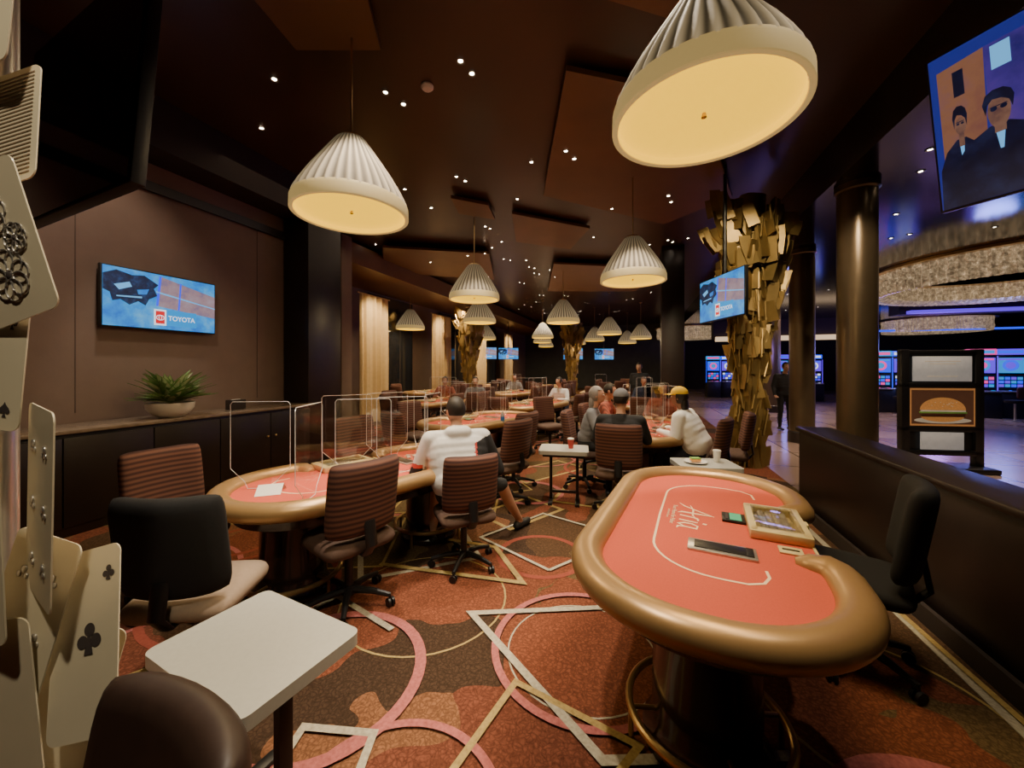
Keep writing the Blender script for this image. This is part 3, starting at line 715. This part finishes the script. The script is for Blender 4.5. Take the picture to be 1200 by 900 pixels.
for i in range(330):
    z=R4.uniform(.1,4.35); hw=halfw(z); x_=hw*R4.uniform(-1,1); y_=-hw*.55*math.sqrt(max(0,1-(x_/hw)**2))*R4.uniform(.2,1)*(1 if R4.random()<.75 else -1)
    hh=R4.uniform(.26,.52); ww=R4.uniform(.15,.28)
    fan=x_*(.25+.35*max(0,z-2.4)/2)
    plate((x_,y_,z),(fan+R4.uniform(-.28,.28),R4.uniform(-.15,.15),1),hh,ww,math.pi/2+R4.uniform(-.75,.75))
obj('metal_plates',g,m_gold,SC,weld=False)
obj('sculpture_trunk',G().lathe([(.2,0),(.18,.1),(.14,.5),(.16,2),(.14,3),(.2,4.5)],14,rf=lambda t,z:1+.15*math.sin(3*t+z*2)),m_gold,SC)
dup(SC,(-1.75,15.9,0),.3,'silvery gold plate sculpture between gaming tables',scale=.9); dup(SC,(3.3,21,0),-.3,'gold plate sculpture in far seating area',scale=.9)

def curtain(b,a,w,h=3.75):
    x,y=RM(b,a); c=thing('curtain','floor-length gathered pale gold curtain','curtain',(x,y,0),RZ,'gold curtains')
    vs=[];fs=[];n=60
    for i in range(n+1):
        t=i/n; yy=-w/2+w*t; xx=.06*math.sin(t*w*22)+.02*math.sin(t*w*51)
        vs+=[(xx,yy,.02),(xx*1.2,yy,h*.5),(xx*.8,yy,h)]
    for i in range(n): fs+=[(3*i,3*i+1,3*i+4,3*i+3),(3*i+1,3*i+2,3*i+5,3*i+4)]
    obj('curtain_fabric',G().add(vs,fs),m_curtain,c); obj('curtain_rail',G().tube([(0,-w/2-.1,h+.02),(0,w/2+.1,h+.02)],.02,10),m_brass,c)
    light('SPOT',(x+1.1,y-.6,4.1),400,(1,.74,.42),.08,rot=Vector((-1.1,.6,-2.0)).to_track_quat('-Z','Y').to_euler(),angle=85,name='curtain_spotlight')
for b,a,w in ((-7.5,9.7,1.3),(-7.7,14.2,1.5),(-7.9,18.8,1.5),(-7.9,23.5,1.6)): curtain(b,a,w)
for i,(a0) in enumerate((11.9,16.7,21.4)):
    struct('window_%d'%(i+1),(-8.45,a0,2.1),(.06,2.6,4.0),m_glassdark)

# ---------------------------------------------------------------- giant card sculpture (near left)
CS=thing('giant_card_sculpture','tall stack of oversized ivory playing cards with silver pips','sculpture',(-1.26,.92,0))
obj('support_pole',G().cyl((-.12,.12,0),.03,2.9,seg=16),m_silver,CS)
def pip(g,cx,cz,s,mi,y,spade=False):
    if spade: g.add([(cx+s*px_,y,cz+s*pz_) for px_,pz_ in ((0,.95),(.2,.6),(.55,.25),(.7,-.05),(.6,-.35),(.3,-.42),(.1,-.25),(.12,-.5),(.3,-.85),(-.3,-.85),(-.12,-.5),(-.1,-.25),(-.3,-.42),(-.6,-.35),(-.7,-.05),(-.55,.25),(-.2,.6))],[tuple(range(17))],mi); return
    for j,(dx,dz) in enumerate(((0,.5),(-.45,-.1),(.45,-.1))):
        g.add([(cx+s*(dx+.36*math.cos(k*math.pi/10)),y-j*.0002,cz+s*(dz+.36*math.sin(k*math.pi/10))) for k in range(20)],[tuple(range(20))],mi)
    g.add([(cx-.1*s,y-.0008,cz+.2*s),(cx+.1*s,y-.0008,cz+.2*s),(cx+.3*s,y-.0008,cz-.8*s),(cx-.3*s,y-.0008,cz-.8*s)],[(0,1,2,3)],mi)
def card(x,y,z,w,h,rot,kind):
    g=G(); g.prism(rrect(w/2,h/2,.022,5),-.0015,.0015,0,Matrix.Rotation(math.pi/2,4,'X'))
    yf=-.003
    if kind in('club','spade'):
        pip(g,w*.34,h*.34,.02,3,yf,kind=='spade'); pip(g,w*.08,0,.04,3,yf,kind=='spade'); pip(g,w*.34,-h*.34,.02,3,yf,kind=='spade')
    if kind=='pips':
        for i in (-1,1):
            for j in (-1,0,1): 
                g.ell((i*w*.22,yf,j*h*.3),(.009,.004,.009),1); g.ell((i*w*.22+.011,yf,j*h*.3-.013),(.007,.003,.007),1); g.ell((i*w*.22-.011,yf,j*h*.3-.013),(.007,.003,.007),1)
    if kind=='lines':
        for k in range(26): g.box((0,yf,-h*.44+k*h*.035),(w*.88,.001,.0022),2)
    if kind=='lattice':
        for (cx,cz,r0) in ((0,.07,.06),(.01,-.07,.06),(.06,0,.035),(-.06,0,.035)):
            for q in range(8):
                a0=q*math.pi/4
                g.tube([(cx+r0*.55*math.cos(a0)+r0*.42*math.cos(2*math.pi*k/14),yf-.001*q/8,cz+r0*.55*math.sin(a0)+r0*.42*math.sin(2*math.pi*k/14)) for k in range(14)],.0018,5,1,closed=True)
            g.ell((cx,yf,cz),(r0*.16,.004,r0*.16),3)
    obj('playing_card',g,[m_card,m_silver,m_beige,m_ptext],CS,(x+1.26,y-.92,z),[rad(v) for v in rot])
card(-1.23,.86,2.47,.28,.26,(0,8,-8),'club'); card(-1.21,.90,2.20,.25,.30,(-8,-10,-8),'lines'); card(-1.15,.86,1.92,.24,.34,(6,-14,-12),'lattice')
card(-1.25,.90,1.66,.24,.30,(0,6,-4),'spade'); card(-1.07,.87,1.34,.22,.44,(0,4,-30),'pips'); card(-1.20,.84,1.26,.24,.42,(0,-4,-12),'pips')
card(-1.15,.90,1.03,.20,.44,(-8,10,-10),'pips'); card(-1.17,.86,.86,.22,.44,(0,-6,0),'blank'); card(-1.2,.9,.5,.26,.44,(0,9,8),'pips'); card(-1.22,.88,2.75,.28,.34,(0,-12,5),'pips')
card(-1.0,.90,1.01,.18,.40,(-14,-16,-5),'club'); card(-1.2,.88,.24,.26,.42,(0,0,-5),'blank'); card(-1.09,.93,.84,.2,.36,(-6,12,4),'blank')

# ---------------------------------------------------------------- sign stand
SS=thing('sign_stand','black framed double poster stand with burger advert','sign',(6.85,6.15,0),rad(-8))
g=G(); W=1.15
for sx in (-W/2+.06,W/2-.06): g.box((sx,0,1.0),(.12,.1,1.86),bev=.01)
for z in (.28,.66,1.36,1.88): g.box((0,0,z),(W,.1,.08),bev=.01)
g.box((0,.02,1.1),(W-.1,.04,1.6)); obj('sign_frame',g,m_black,SS)
obj('stand_base',G().box((0,0,.04),(W+.1,.5,.08),bev=.02),m_black,SS)
g=G().box((0,-.035,1.62),(.82,.02,.40),0,bev=.004)
for zz,ww in ((1.74,.5),(1.70,.36),(1.50,.42)): g.box((0,-.047,zz),(ww,.004,.014),1)
obj('notice_panel',g,[m_pwhite,m_pcream],SS)
g=G()
def qe(cx,cz,rx,rz,mi,k,a0=0,a1=360): g.add([(cx+rx*math.cos(rad(a0+(a1-a0)*i/24)),-.044-.002*k,cz+rz*math.sin(rad(a0+(a1-a0)*i/24))) for i in range(25)],[tuple(range(25))],mi)
g.box((0,-.03,1.01),(.92,.02,.60),5); g.box((0,-.035,1.01),(.86,.02,.54),0)
qe(0,.80,.40,.05,4,1); qe(0,.86,.30,.085,1,2,180,360); g.box((0,-.055,.885),(.60,.012,.055),2,bev=.005); g.box((0,-.055,.925),(.66,.012,.03),3,bev=.004); g.box((0,-.055,.95),(.62,.012,.022),4); qe(0,.965,.32,.20,1,3,0,180)
for k in range(14): qe(R3.uniform(-.2,.2),R3.uniform(1.02,1.1),.008,.005,4,4)
obj('burger_poster',g,[m_pbrown,m_bun,m_patty,m_pgreen,m_pcream,m_porange],SS)
obj('lower_panel',G().box((0,-.035,.47),(.6,.02,.28),bev=.004),m_pwhite,SS)

# ---------------------------------------------------------------- slot machines
def slot(variant,loc,rz):
    c1,c2,c3=[(e_cyan,e_blue,e_pink),(e_blue,e_purple,e_white),(e_pink,e_purple,e_cyan),(e_purple,e_cyan,e_blue)][variant]
    s=thing('slot_machine','tall slot machine with glowing %s screens'%['cyan','blue','pink','violet'][variant],'slot machine',loc,rz,'slot machines')
    obj('machine_cabinet',G().box((0,0,.42),(.68,.6,.84),bev=.02).box((0,.12,1.4),(.68,.3,1.3),bev=.03),m_black,s)
    obj('button_deck',G().box((0,-.25,.86),(.62,.26,.05),0,bev=.01).box((.15,-.3,.89),(.08,.05,.02),1,bev=.005).box((-.1,-.3,.89),(.05,.05,.02),1,bev=.005),[m_silver,c3],s)
    g=G().box((0,-.04,1.16),(.58,.03,.42),3,bev=.005)
    for i in range(4):
        for j in range(3): g.box((-.2+.133*i,-.06,1.04+.12*j),(.11,.01,.09),(i+2*j+variant)%3)
    obj('main_screen',g,[c1,c2,c3,e_dk],s)
    g=G().box((0,-.04,1.70),(.58,.03,.5),0,bev=.005).lathe([(.18,0),(.001,.004)],20,1,Matrix.Translation((0,-.06,1.7))@Matrix.Rotation(math.pi/2,4,'X')).lathe([(.11,0),(.001,.004)],20,2,Matrix.Translation((0,-.066,1.7))@Matrix.Rotation(math.pi/2,4,'X'))
    g.box((0,-.06,1.9),(.5,.01,.06),2)
    obj('top_screen',g,[c2,c3,c1],s)
    obj('topper_sign',G().box((0,.05,2.14),(.7,.14,.2),0,bev=.03).box((0,-.025,2.14),(.56,.01,.1),1),[c1,c3],s)
    obj('edge_light',G().box((-.345,-.03,1.4),(.02,.03,1.2)).box((.345,-.03,1.4),(.02,.03,1.2)),c2,s)
    return s
V=[slot(i,(0,0,0),0) for i in range(4)]
SP=[(13.6,14.2),(14.4,14.1),(15.4,12.6),(16.2,12.5),(17.0,12.4),(17.8,12.3),(15.9,17.0),(16.7,17.0),(17.5,17.0),(18.9,17.0),(12.2,18.6),(13.0,18.6),(13.8,18.6),(14.6,18.6),(9.9,15.8),(10.6,15.8),(14.3,20.6),(20.5,15),(21.4,15),(22.3,15),(11,21),(11.8,21),(19,19.5),(20,19.5)]
for i,(x,y) in enumerate(SP):
    v=V[i%4]
    if i<4: v.location=(x,y,0); v.rotation_euler=(0,0,-math.atan2(x,y)*.6)
    else: dup(v,(x,y,0),-math.atan2(x,y)*.6)
SL=thing('slot_stool','dark padded stool in front of slot machine','stool',(15.2,11.6,0),0,'slot stools')
obj('stool_seat',G().lathe([(.2,.55),(.22,.58),(.22,.64),(.001,.66)],24),m_blackfab,SL); obj('stool_back',G().cushion(.42,.35,.07,mat=Matrix.Translation((0,-.2,.88))),m_brownfab,SL); obj('stool_stem',G().cyl((0,0,.02),.03,.53).lathe([(.22,0),(.22,.02),(.03,.04)],24),m_silver,SL)
for x,y in ((16.0,11.5),(16.8,11.4),(13.4,13.2),(14.2,13.1)): dup(SL,(x,y,0),.2)
def chand(x,y,r,z0,z1):
    c=thing('crystal_chandelier','huge drum chandelier of glittering gold crystal strands','chandelier',(x,y,z0),0,'crystal chandeliers')
    h=z1-z0; g=G()
    g.lathe([(r-.25,.12),(r-.1,.03),(r,.0),(r+.03,h*.3),(r,h*.6),(r+.03,h)],220,rf=lambda t,z:1+.012*math.cos(110*t),cap=False)
    obj('crystal_strands',g,m_crystal,c,weld=False,kind='stuff')
    obj('chandelier_frame',G().lathe([(r+.2,h-.06),(r+.2,h),(r-.3,h),(r-.3,h-.06)],64),m_brass,c)
chand(12.6,9.3,2.8,3.56,4.19); chand(22.5,20.5,2.0,3.5,4.19); chand(11.6,25,2.0,3.5,4.19)
for i,(c,d,m) in enumerate([((13.5,17,3.55),(9,.3,.10),e_purple),((11.5,26,3.6),(14,.3,.08),e_blue),((24,19,3.3),(12,.3,.10),e_purple),((7.2,24,3.2),(6,.3,.25),e_warm)]):
    struct('trim_%d'%(20+i),c,d,m)
for i,(c,d) in enumerate([((13.5,17.4,3.9),(9.4,.6,.8)),((24,19.4,3.8),(12,.6,1.0)),((7.2,24.4,3.75),(6.2,.6,1.1))]): struct('trim_%d'%(30+i),c,d,m_darkmat)

# ---------------------------------------------------------------- people
m_skin=M('skin',(.50,.27,.18),.55,noise=10,amt=.08); m_skin2=M('skin_dark',(.26,.13,.085),.55,noise=10,amt=.08)
m_hair=M('hair_dark',(.018,.012,.009),.6,noise=60,amt=.4); m_hairg=M('hair_grey',(.25,.22,.2),.6,noise=60,amt=.3)
def cloth(n,c): return M(n,c,.85,noise=9,amt=.12,bump=.35,bdist=.02,bscale=1.0)
c_white=cloth('white_jacket',(.60,.59,.58)); c_bright=cloth('white_shirt',(.85,.84,.80)); c_black=cloth('black_cloth',(.012,.012,.014)); c_red=cloth('red_cloth',(.45,.05,.04)); c_grey=cloth('grey_cloth',(.17,.17,.18)); c_navy=cloth('navy_cloth',(.02,.025,.05)); c_plaid=stripes('plaid_cloth',(.40,.10,.06),(.14,.04,.03),12,'X'); c_shoe=M('shoe',(.02,.02,.02),.5); c_yellow=cloth('yellow_cap',(.75,.48,.03))
def hand(B,w,d,side):
    d=Vector(d).normalized(); up=Vector((0,0,1)); s=d.cross(up).normalized()
    for k in (-1,0,1): B.append(('hand',w+d*.015+s*k*.012,w+d*.085+s*k*.026,.017,.013))
    for k,L in enumerate((.070,.080,.075,.058)):
        r=w+d*.088+s*side*(-.033+k*.022); m_=r+d*L*.55+up*.008+s*side*(-.006+k*.004); e=m_+d*L*.42-up*.018
        B.append(('hand',r,m_,.0095,.0085)); B.append(('hand',m_,e,.0085,.007))
    t0=w+d*.03-s*side*.028; t1=t0+d*.035-s*side*.028-up*.006; t2=t1+d*.032-s*side*.004-up*.008
    B.append(('hand',t0,t1,.013,.011)); B.append(('hand',t1,t2,.011,.008))
def person(label,loc,rz,mats,pose=None,vox=.012,head_turn=0,hair='short',hairm=m_hair,cap=None,split=None,scale=1,shorts=False,shortsleeve=False,bulk=1,hood=False,smooth=3):
    p=dict(lean=.06,kR=(.15,.42,.53),aR=(.16,.44,.09),kL=(-.15,.42,.53),aL=(-.16,.44,.09),eR=(.29,.16,.80),wR=(.16,.40,.83),eL=(-.29,.16,.80),wL=(-.16,.40,.83),seat=.6)
    p.update(pose or {}); V3=lambda t:Vector(t)
    root=thing('person',label,'person',loc,rz,'seated poker players' if p['seat']<.8 else 'standing people',scale=scale)
    z0=p['seat']; l=p['lean']; B=[]; k_=bulk
    B+=[('legs',(-.09,-.02,z0),(.09,-.02,z0),.115,.115),('shirt',(-.08*k_,-.02,z0+.10),(.08*k_,-.02,z0+.10),.12*k_,.12*k_),
        ('shirt',(-.09*k_,l*.2,z0+.17),(.09*k_,l*.2,z0+.17),.118*k_,.118*k_),
        ('shirt',(-.10*k_,l*.4,z0+.24),(.10*k_,l*.4,z0+.24),.115*k_,.115*k_),('shirt',(-.115*k_,l*.6,z0+.30),(.115*k_,l*.6,z0+.30),.108*k_,.108*k_),('shirt',(-.12*k_,l*.8,z0+.36),(.12*k_,l*.8,z0+.36),.10*k_,.10*k_),
        ('shirt',(-.17*k_,l,z0+.43),(.17*k_,l,z0+.43),.066*k_,.066*k_),('shirt',(0,0,z0),(0,l,z0+.42),.12*k_,.09*k_),
        ('neck',(0,l+.005,z0+.46),(0,l+.035,z0+.56),.055,.052)]
    if hood: B+=[('shirt',(-.06,l-.04,z0+.485),(.06,l-.04,z0+.485),.06,.06)]
    sh=z0+.43
    for s,e,w in ((1,p['eR'],p['wR']),(-1,p['eL'],p['wL'])):
        S=V3((s*.19*k_,l,sh)); E_=V3(e); W_=V3(w)
        B+=[('shirt',S,E_,.066*k_,.054*k_),('fore',E_,W_,.050*k_,.036)]
        hand(B,W_,(W_-E_)*Vector((1,1,.15)),s)
    for s,k,a in ((1,p['kR'],p['aR']),(-1,p['kL'],p['aL'])):
        k=V3(k);a=V3(a)
        d=(k-V3((s*.1,0,z0))); d.z=0
        d=d.normalized() if d.length>.1 else Vector((0,1,0))
        B+=[('legs',(s*.1,-.01,z0-.01),k,.09,.062),('calf',k,k*.55+a*.45-d*.02,.058,.056),('calf',k*.55+a*.45-d*.02,a,.056,.036),
            ('shoe',a-d*.05-V3((0,0,.04)),a+d*.15-V3((0,0,.05)),.040,.036)]
    g=G()
    for lb,a,b,r0,r1 in B: g.capsule(a,b,r0,r1)
    hc=V3((0,l+.06,z0+.665)); HR=Matrix.Translation(hc)@Matrix.Rotation(head_turn,4,'Z')
    g.ell((0,0,.01),(.076,.095,.105),mat=HR); g.ell((0,.02,-.055),(.058,.068,.062),mat=HR)
    g.ell((0,.098,-.018),(.013,.02,.024),mat=HR); g.ell((0,.088,-.062),(.026,.012,.010),mat=HR); g.ell((0,.078,.03),(.05,.02,.012),mat=HR)
    for s in (-1,1): g.ell((s*.078,-.005,-.01),(.012,.02,.032),mat=HR)
    me=bpy.data.meshes.new('t'); me.from_pydata(g.v,[],g.f); t=bpy.data.objects.new('t',me); COL.objects.link(t)
    md=t.modifiers.new('r','REMESH'); md.mode='VOXEL'; md.voxel_size=vox
    sm=t.modifiers.new('s','SMOOTH'); sm.iterations=smooth; sm.factor=.5
    nm=bpy.data.meshes.new_from_object(t.evaluated_get(bpy.context.evaluated_depsgraph_get())); bpy.data.objects.remove(t)
    ml=[mats['shirt'],mats['legs'],mats.get('skin',m_skin),c_shoe,mats.get('alt',c_black),mats.get('alt2',c_red)]
    for m in ml: nm.materials.append(m)
    segs=[(lb,V3(a),V3(b),r0,r1) for lb,a,b,r0,r1 in B]
    for f in nm.polygons:
        c=f.center; best=9;bl='shirt'
        for lb,a,b,r0,r1 in segs:
            d=b-a; q=max(0,min(1,(c-a).dot(d)/max(1e-9,d.length_squared))); D=(c-(a+d*q)).length-(r0+(r1-r0)*q)
            if D<best: best=D;bl=lb
        if c.z>z0+(.525 if not hood else .55): bl='skin'
        mi={'shirt':0,'legs':1,'neck':2,'skin':2,'hand':2,'shoe':3,'calf':2 if shorts else 1,'fore':2 if shortsleeve else 0}[bl]
        if bl=='neck' and c.z<z0+.50: mi=0
        if mi==0 and split: mi=split(c,z0)
        f.material_index=mi; f.use_smooth=True
    o=bpy.data.objects.new('body',nm); COL.objects.link(o); o.parent=root
    g=G()
    if hair=='short': g.ell((0,-.006,.018),(.084,.102,.110),mat=HR,cond=lambda x,y,z:z>-.045 and not(y>.045 and z<.048))
    else:
        g.ell((0,-.012,.015),(.09,.104,.114),mat=HR,cond=lambda x,y,z:not(y>.035 and z<.05)); g.ell((0,-.07,-.11),(.075,.045,.12),mat=HR)
    obj('hair',g,hairm,root,ang=60)
    if cap:
        g=G(); g.ell((0,-.004,.045),(.09,.108,.095),mat=HR,cond=lambda x,y,z:z>-.005)
        vs=[]
        for i in range(13):
            a=math.pi*i/12; vs+=[(.085*math.cos(a),.09*math.sin(a)+.01,.045),(.075*math.cos(a),.01+.185*math.sin(a),.030)]
        g.add(vs,[(2*i,2*i+1,2*i+3,2*i+2) for i in range(12)],0,HR)
        obj('cap',g,cap,root,ang=60)
    g=G()
    for s in (-1,1): g.ell((s*.03,.083,.006),(.013,.009,.007),0,mat=HR); g.ell((s*.03,.090,.006),(.006,.004,.006),1,mat=HR)
    obj('eyes',g,[m_white,m_hair],root)
    return root
def jacket(c,z0):
    if c.y>.2: return 4 if c.x>0 else 0
    if c.z>z0+.36+abs(c.x)*.35: return 0
    if c.x>.14: return 4
    if .12<c.x<=.14: return 5
    if c.x<-.30 and c.z<z0+.24: return 5 if c.z>z0+.21 else 4
    return 0
person('seated man in white, black and red jacket and dark shorts',(-.45,3.26,0),rad(20),dict(shirt=c_white,legs=c_black,alt=c_black,alt2=c_red),
   dict(lean=.08,kR=(.46,.24,.54),aR=(.72,.44,.09),kL=(-.12,.42,.55),eL=(-.34,.12,.74),wL=(-.22,.38,.82),eR=(.37,.08,.73),wR=(.22,.36,.81)),.01,head_turn=.2,split=jacket,shorts=True,scale=1.0,bulk=1.2,hood=True,smooth=6)
person('seated man in black shirt and dark cap',(1.24,4.38,0),face(.3,.95),dict(shirt=c_black,legs=c_navy),cap=c_grey,head_turn=-.3,bulk=1.1)
person('seated person in grey sweater with light hair',(1.05,5.29,0),face(.9,-.3),dict(shirt=c_grey,legs=c_black),hair='long',hairm=m_hairg)
person('seated person in loose white shirt and yellow cap',(2.29,4.78,0),face(-.75,.6),dict(shirt=c_bright,legs=c_navy,skin=m_skin2),cap=c_yellow,hair='long',pose=dict(lean=.14),bulk=1.25,smooth=6)
person('seated person in red plaid shirt at table end',(2.71,6.86,0),face(-.4,-.9),dict(shirt=c_plaid,legs=c_navy))
person('seated man in red shirt across the table',(1.48,6.27,0),face(.85,-.4),dict(shirt=c_plaid,legs=c_navy))
st=dict(seat=.92,lean=.0,kR=(.1,.02,.49),aR=(.11,0,.09),kL=(-.1,.02,.49),aL=(-.11,0,.09),eR=(.25,-.02,1.1),wR=(.26,.08,.88),eL=(-.25,-.02,1.1),wL=(-.26,.08,.88))
person('standing person in dark clothes on the casino walkway',(7.1,10.0,0),rad(170),dict(shirt=c_black,legs=c_black),st,.016,scale=1.04)
person('standing dealer in black between tables',(3.75,11.3,0),rad(150),dict(shirt=c_black,legs=c_black),st,.016,scale=1.04)
for x,y,f,cm in ((-1.0,10.6,(0,-1),c_grey),(1.3,10.1,(-.5,-.6),c_white),(-1.9,11.0,(0,-1),c_plaid),(3.6,10.5,(-.3,-1),c_navy),(.1,14.3,(0,-1),c_grey)):
    person('seated player in distance at poker table',(x,y,0),face(*f),dict(shirt=cm,legs=c_navy),vox=.018)

# ---------------------------------------------------------------- lights
def spot(x,y,tx,ty,en,ang=70,col=(1,.84,.64),z=4.6,tz=0,size=.06):
    d=Vector((tx-x,ty-y,tz-z)); light('SPOT',(x,y,z),en,col,size,rot=d.to_track_quat('-Z','Y').to_euler(),angle=ang,name='ceiling_and_fill_spot')
spot(.95,2.6,1.1,2.15,500,60); spot(-1.0,3.0,-1.2,3.3,520,55); spot(-.5,1.8,-.6,1.9,440,60); spot(0.1,3.9,.1,3.9,330,70)
spot(1.7,5.2,1.9,5.4,500,55); spot(-.5,6.6,-.5,6.6,420,70); spot(.6,9.3,.6,9.3,520,80); spot(-2.2,10.2,-2,10,520,80); spot(2.9,9.2,3.1,9.3,520,80)
spot(.2,13.2,.2,13.2,600,90); spot(3.1,13.8,3.1,13.8,550,90); spot(1.5,18,1.5,18,850,100); spot(-2.8,14,-2.8,14,550,90)
spot(2.3,4.0,4.0,6.4,400,50,(1,.80,.48),4.4,2.8); spot(-3.3,3.4,-5.2,4.0,110,90,(1,.8,.6),4.5,1.9); spot(-3.9,4.0,-4.2,4.6,160,40,(1,.9,.75),4.5,1.2)  # wall and plant spots are added fill to brighten them
spot(1.9,1.6,1.9,1.8,120,70); spot(-.35,-.3,-1.15,.9,190,55,(1,.85,.6),3.8,1.5); spot(3.6,3.6,4.82,5.4,260,60,(1,.8,.55),4.15,2.2)  # card and column spots are added fill to brighten them
for x,y,e,c in ((14.5,11.5,110,(.2,.25,1)),(11.5,16.5,110,(.25,.2,1)),(17,15.5,110,(.5,.2,1)),(20,13,100,(.2,.3,1)),(9,13,50,(.3,.2,1))): light('POINT',(x,y,2.2),e,c,.4,name='neon_fill')
for x,y in ((8.0,8.0),(9.0,6.5),(8.5,11.5),(10.0,13.5),(13,13.5),(6.5,6.0)): spot(x,y,x,y,300,100,(1,.74,.52),4.1)
light('AREA',(-2.2,7,4.5),25,(1,.75,.5),5,name='room_fill_light')
light('AREA',(.5,14,2.9),55,(1,.68,.40),8,rot=(math.pi,0,0),name='ceiling_wash_fill')  # unseen upward fill added to brighten the far room and its ceiling

# world and camera
w=bpy.data.worlds.new('world'); bpy.context.scene.world=w; w.use_nodes=True
w.node_tree.nodes['Background'].inputs[0].default_value=(.55,.40,.32,1); w.node_tree.nodes['Background'].inputs[1].default_value=.035
cam=bpy.data.cameras.new('camera'); co=bpy.data.objects.new('camera',cam); COL.objects.link(co)
co.location=(0,0,1.65); co.rotation_euler=(rad(90),0,0); cam.sensor_width=36; cam.lens=13.5; cam.shift_y=-20/1200; cam.clip_start=.05; cam.clip_end=200
bpy.context.scene.camera=co
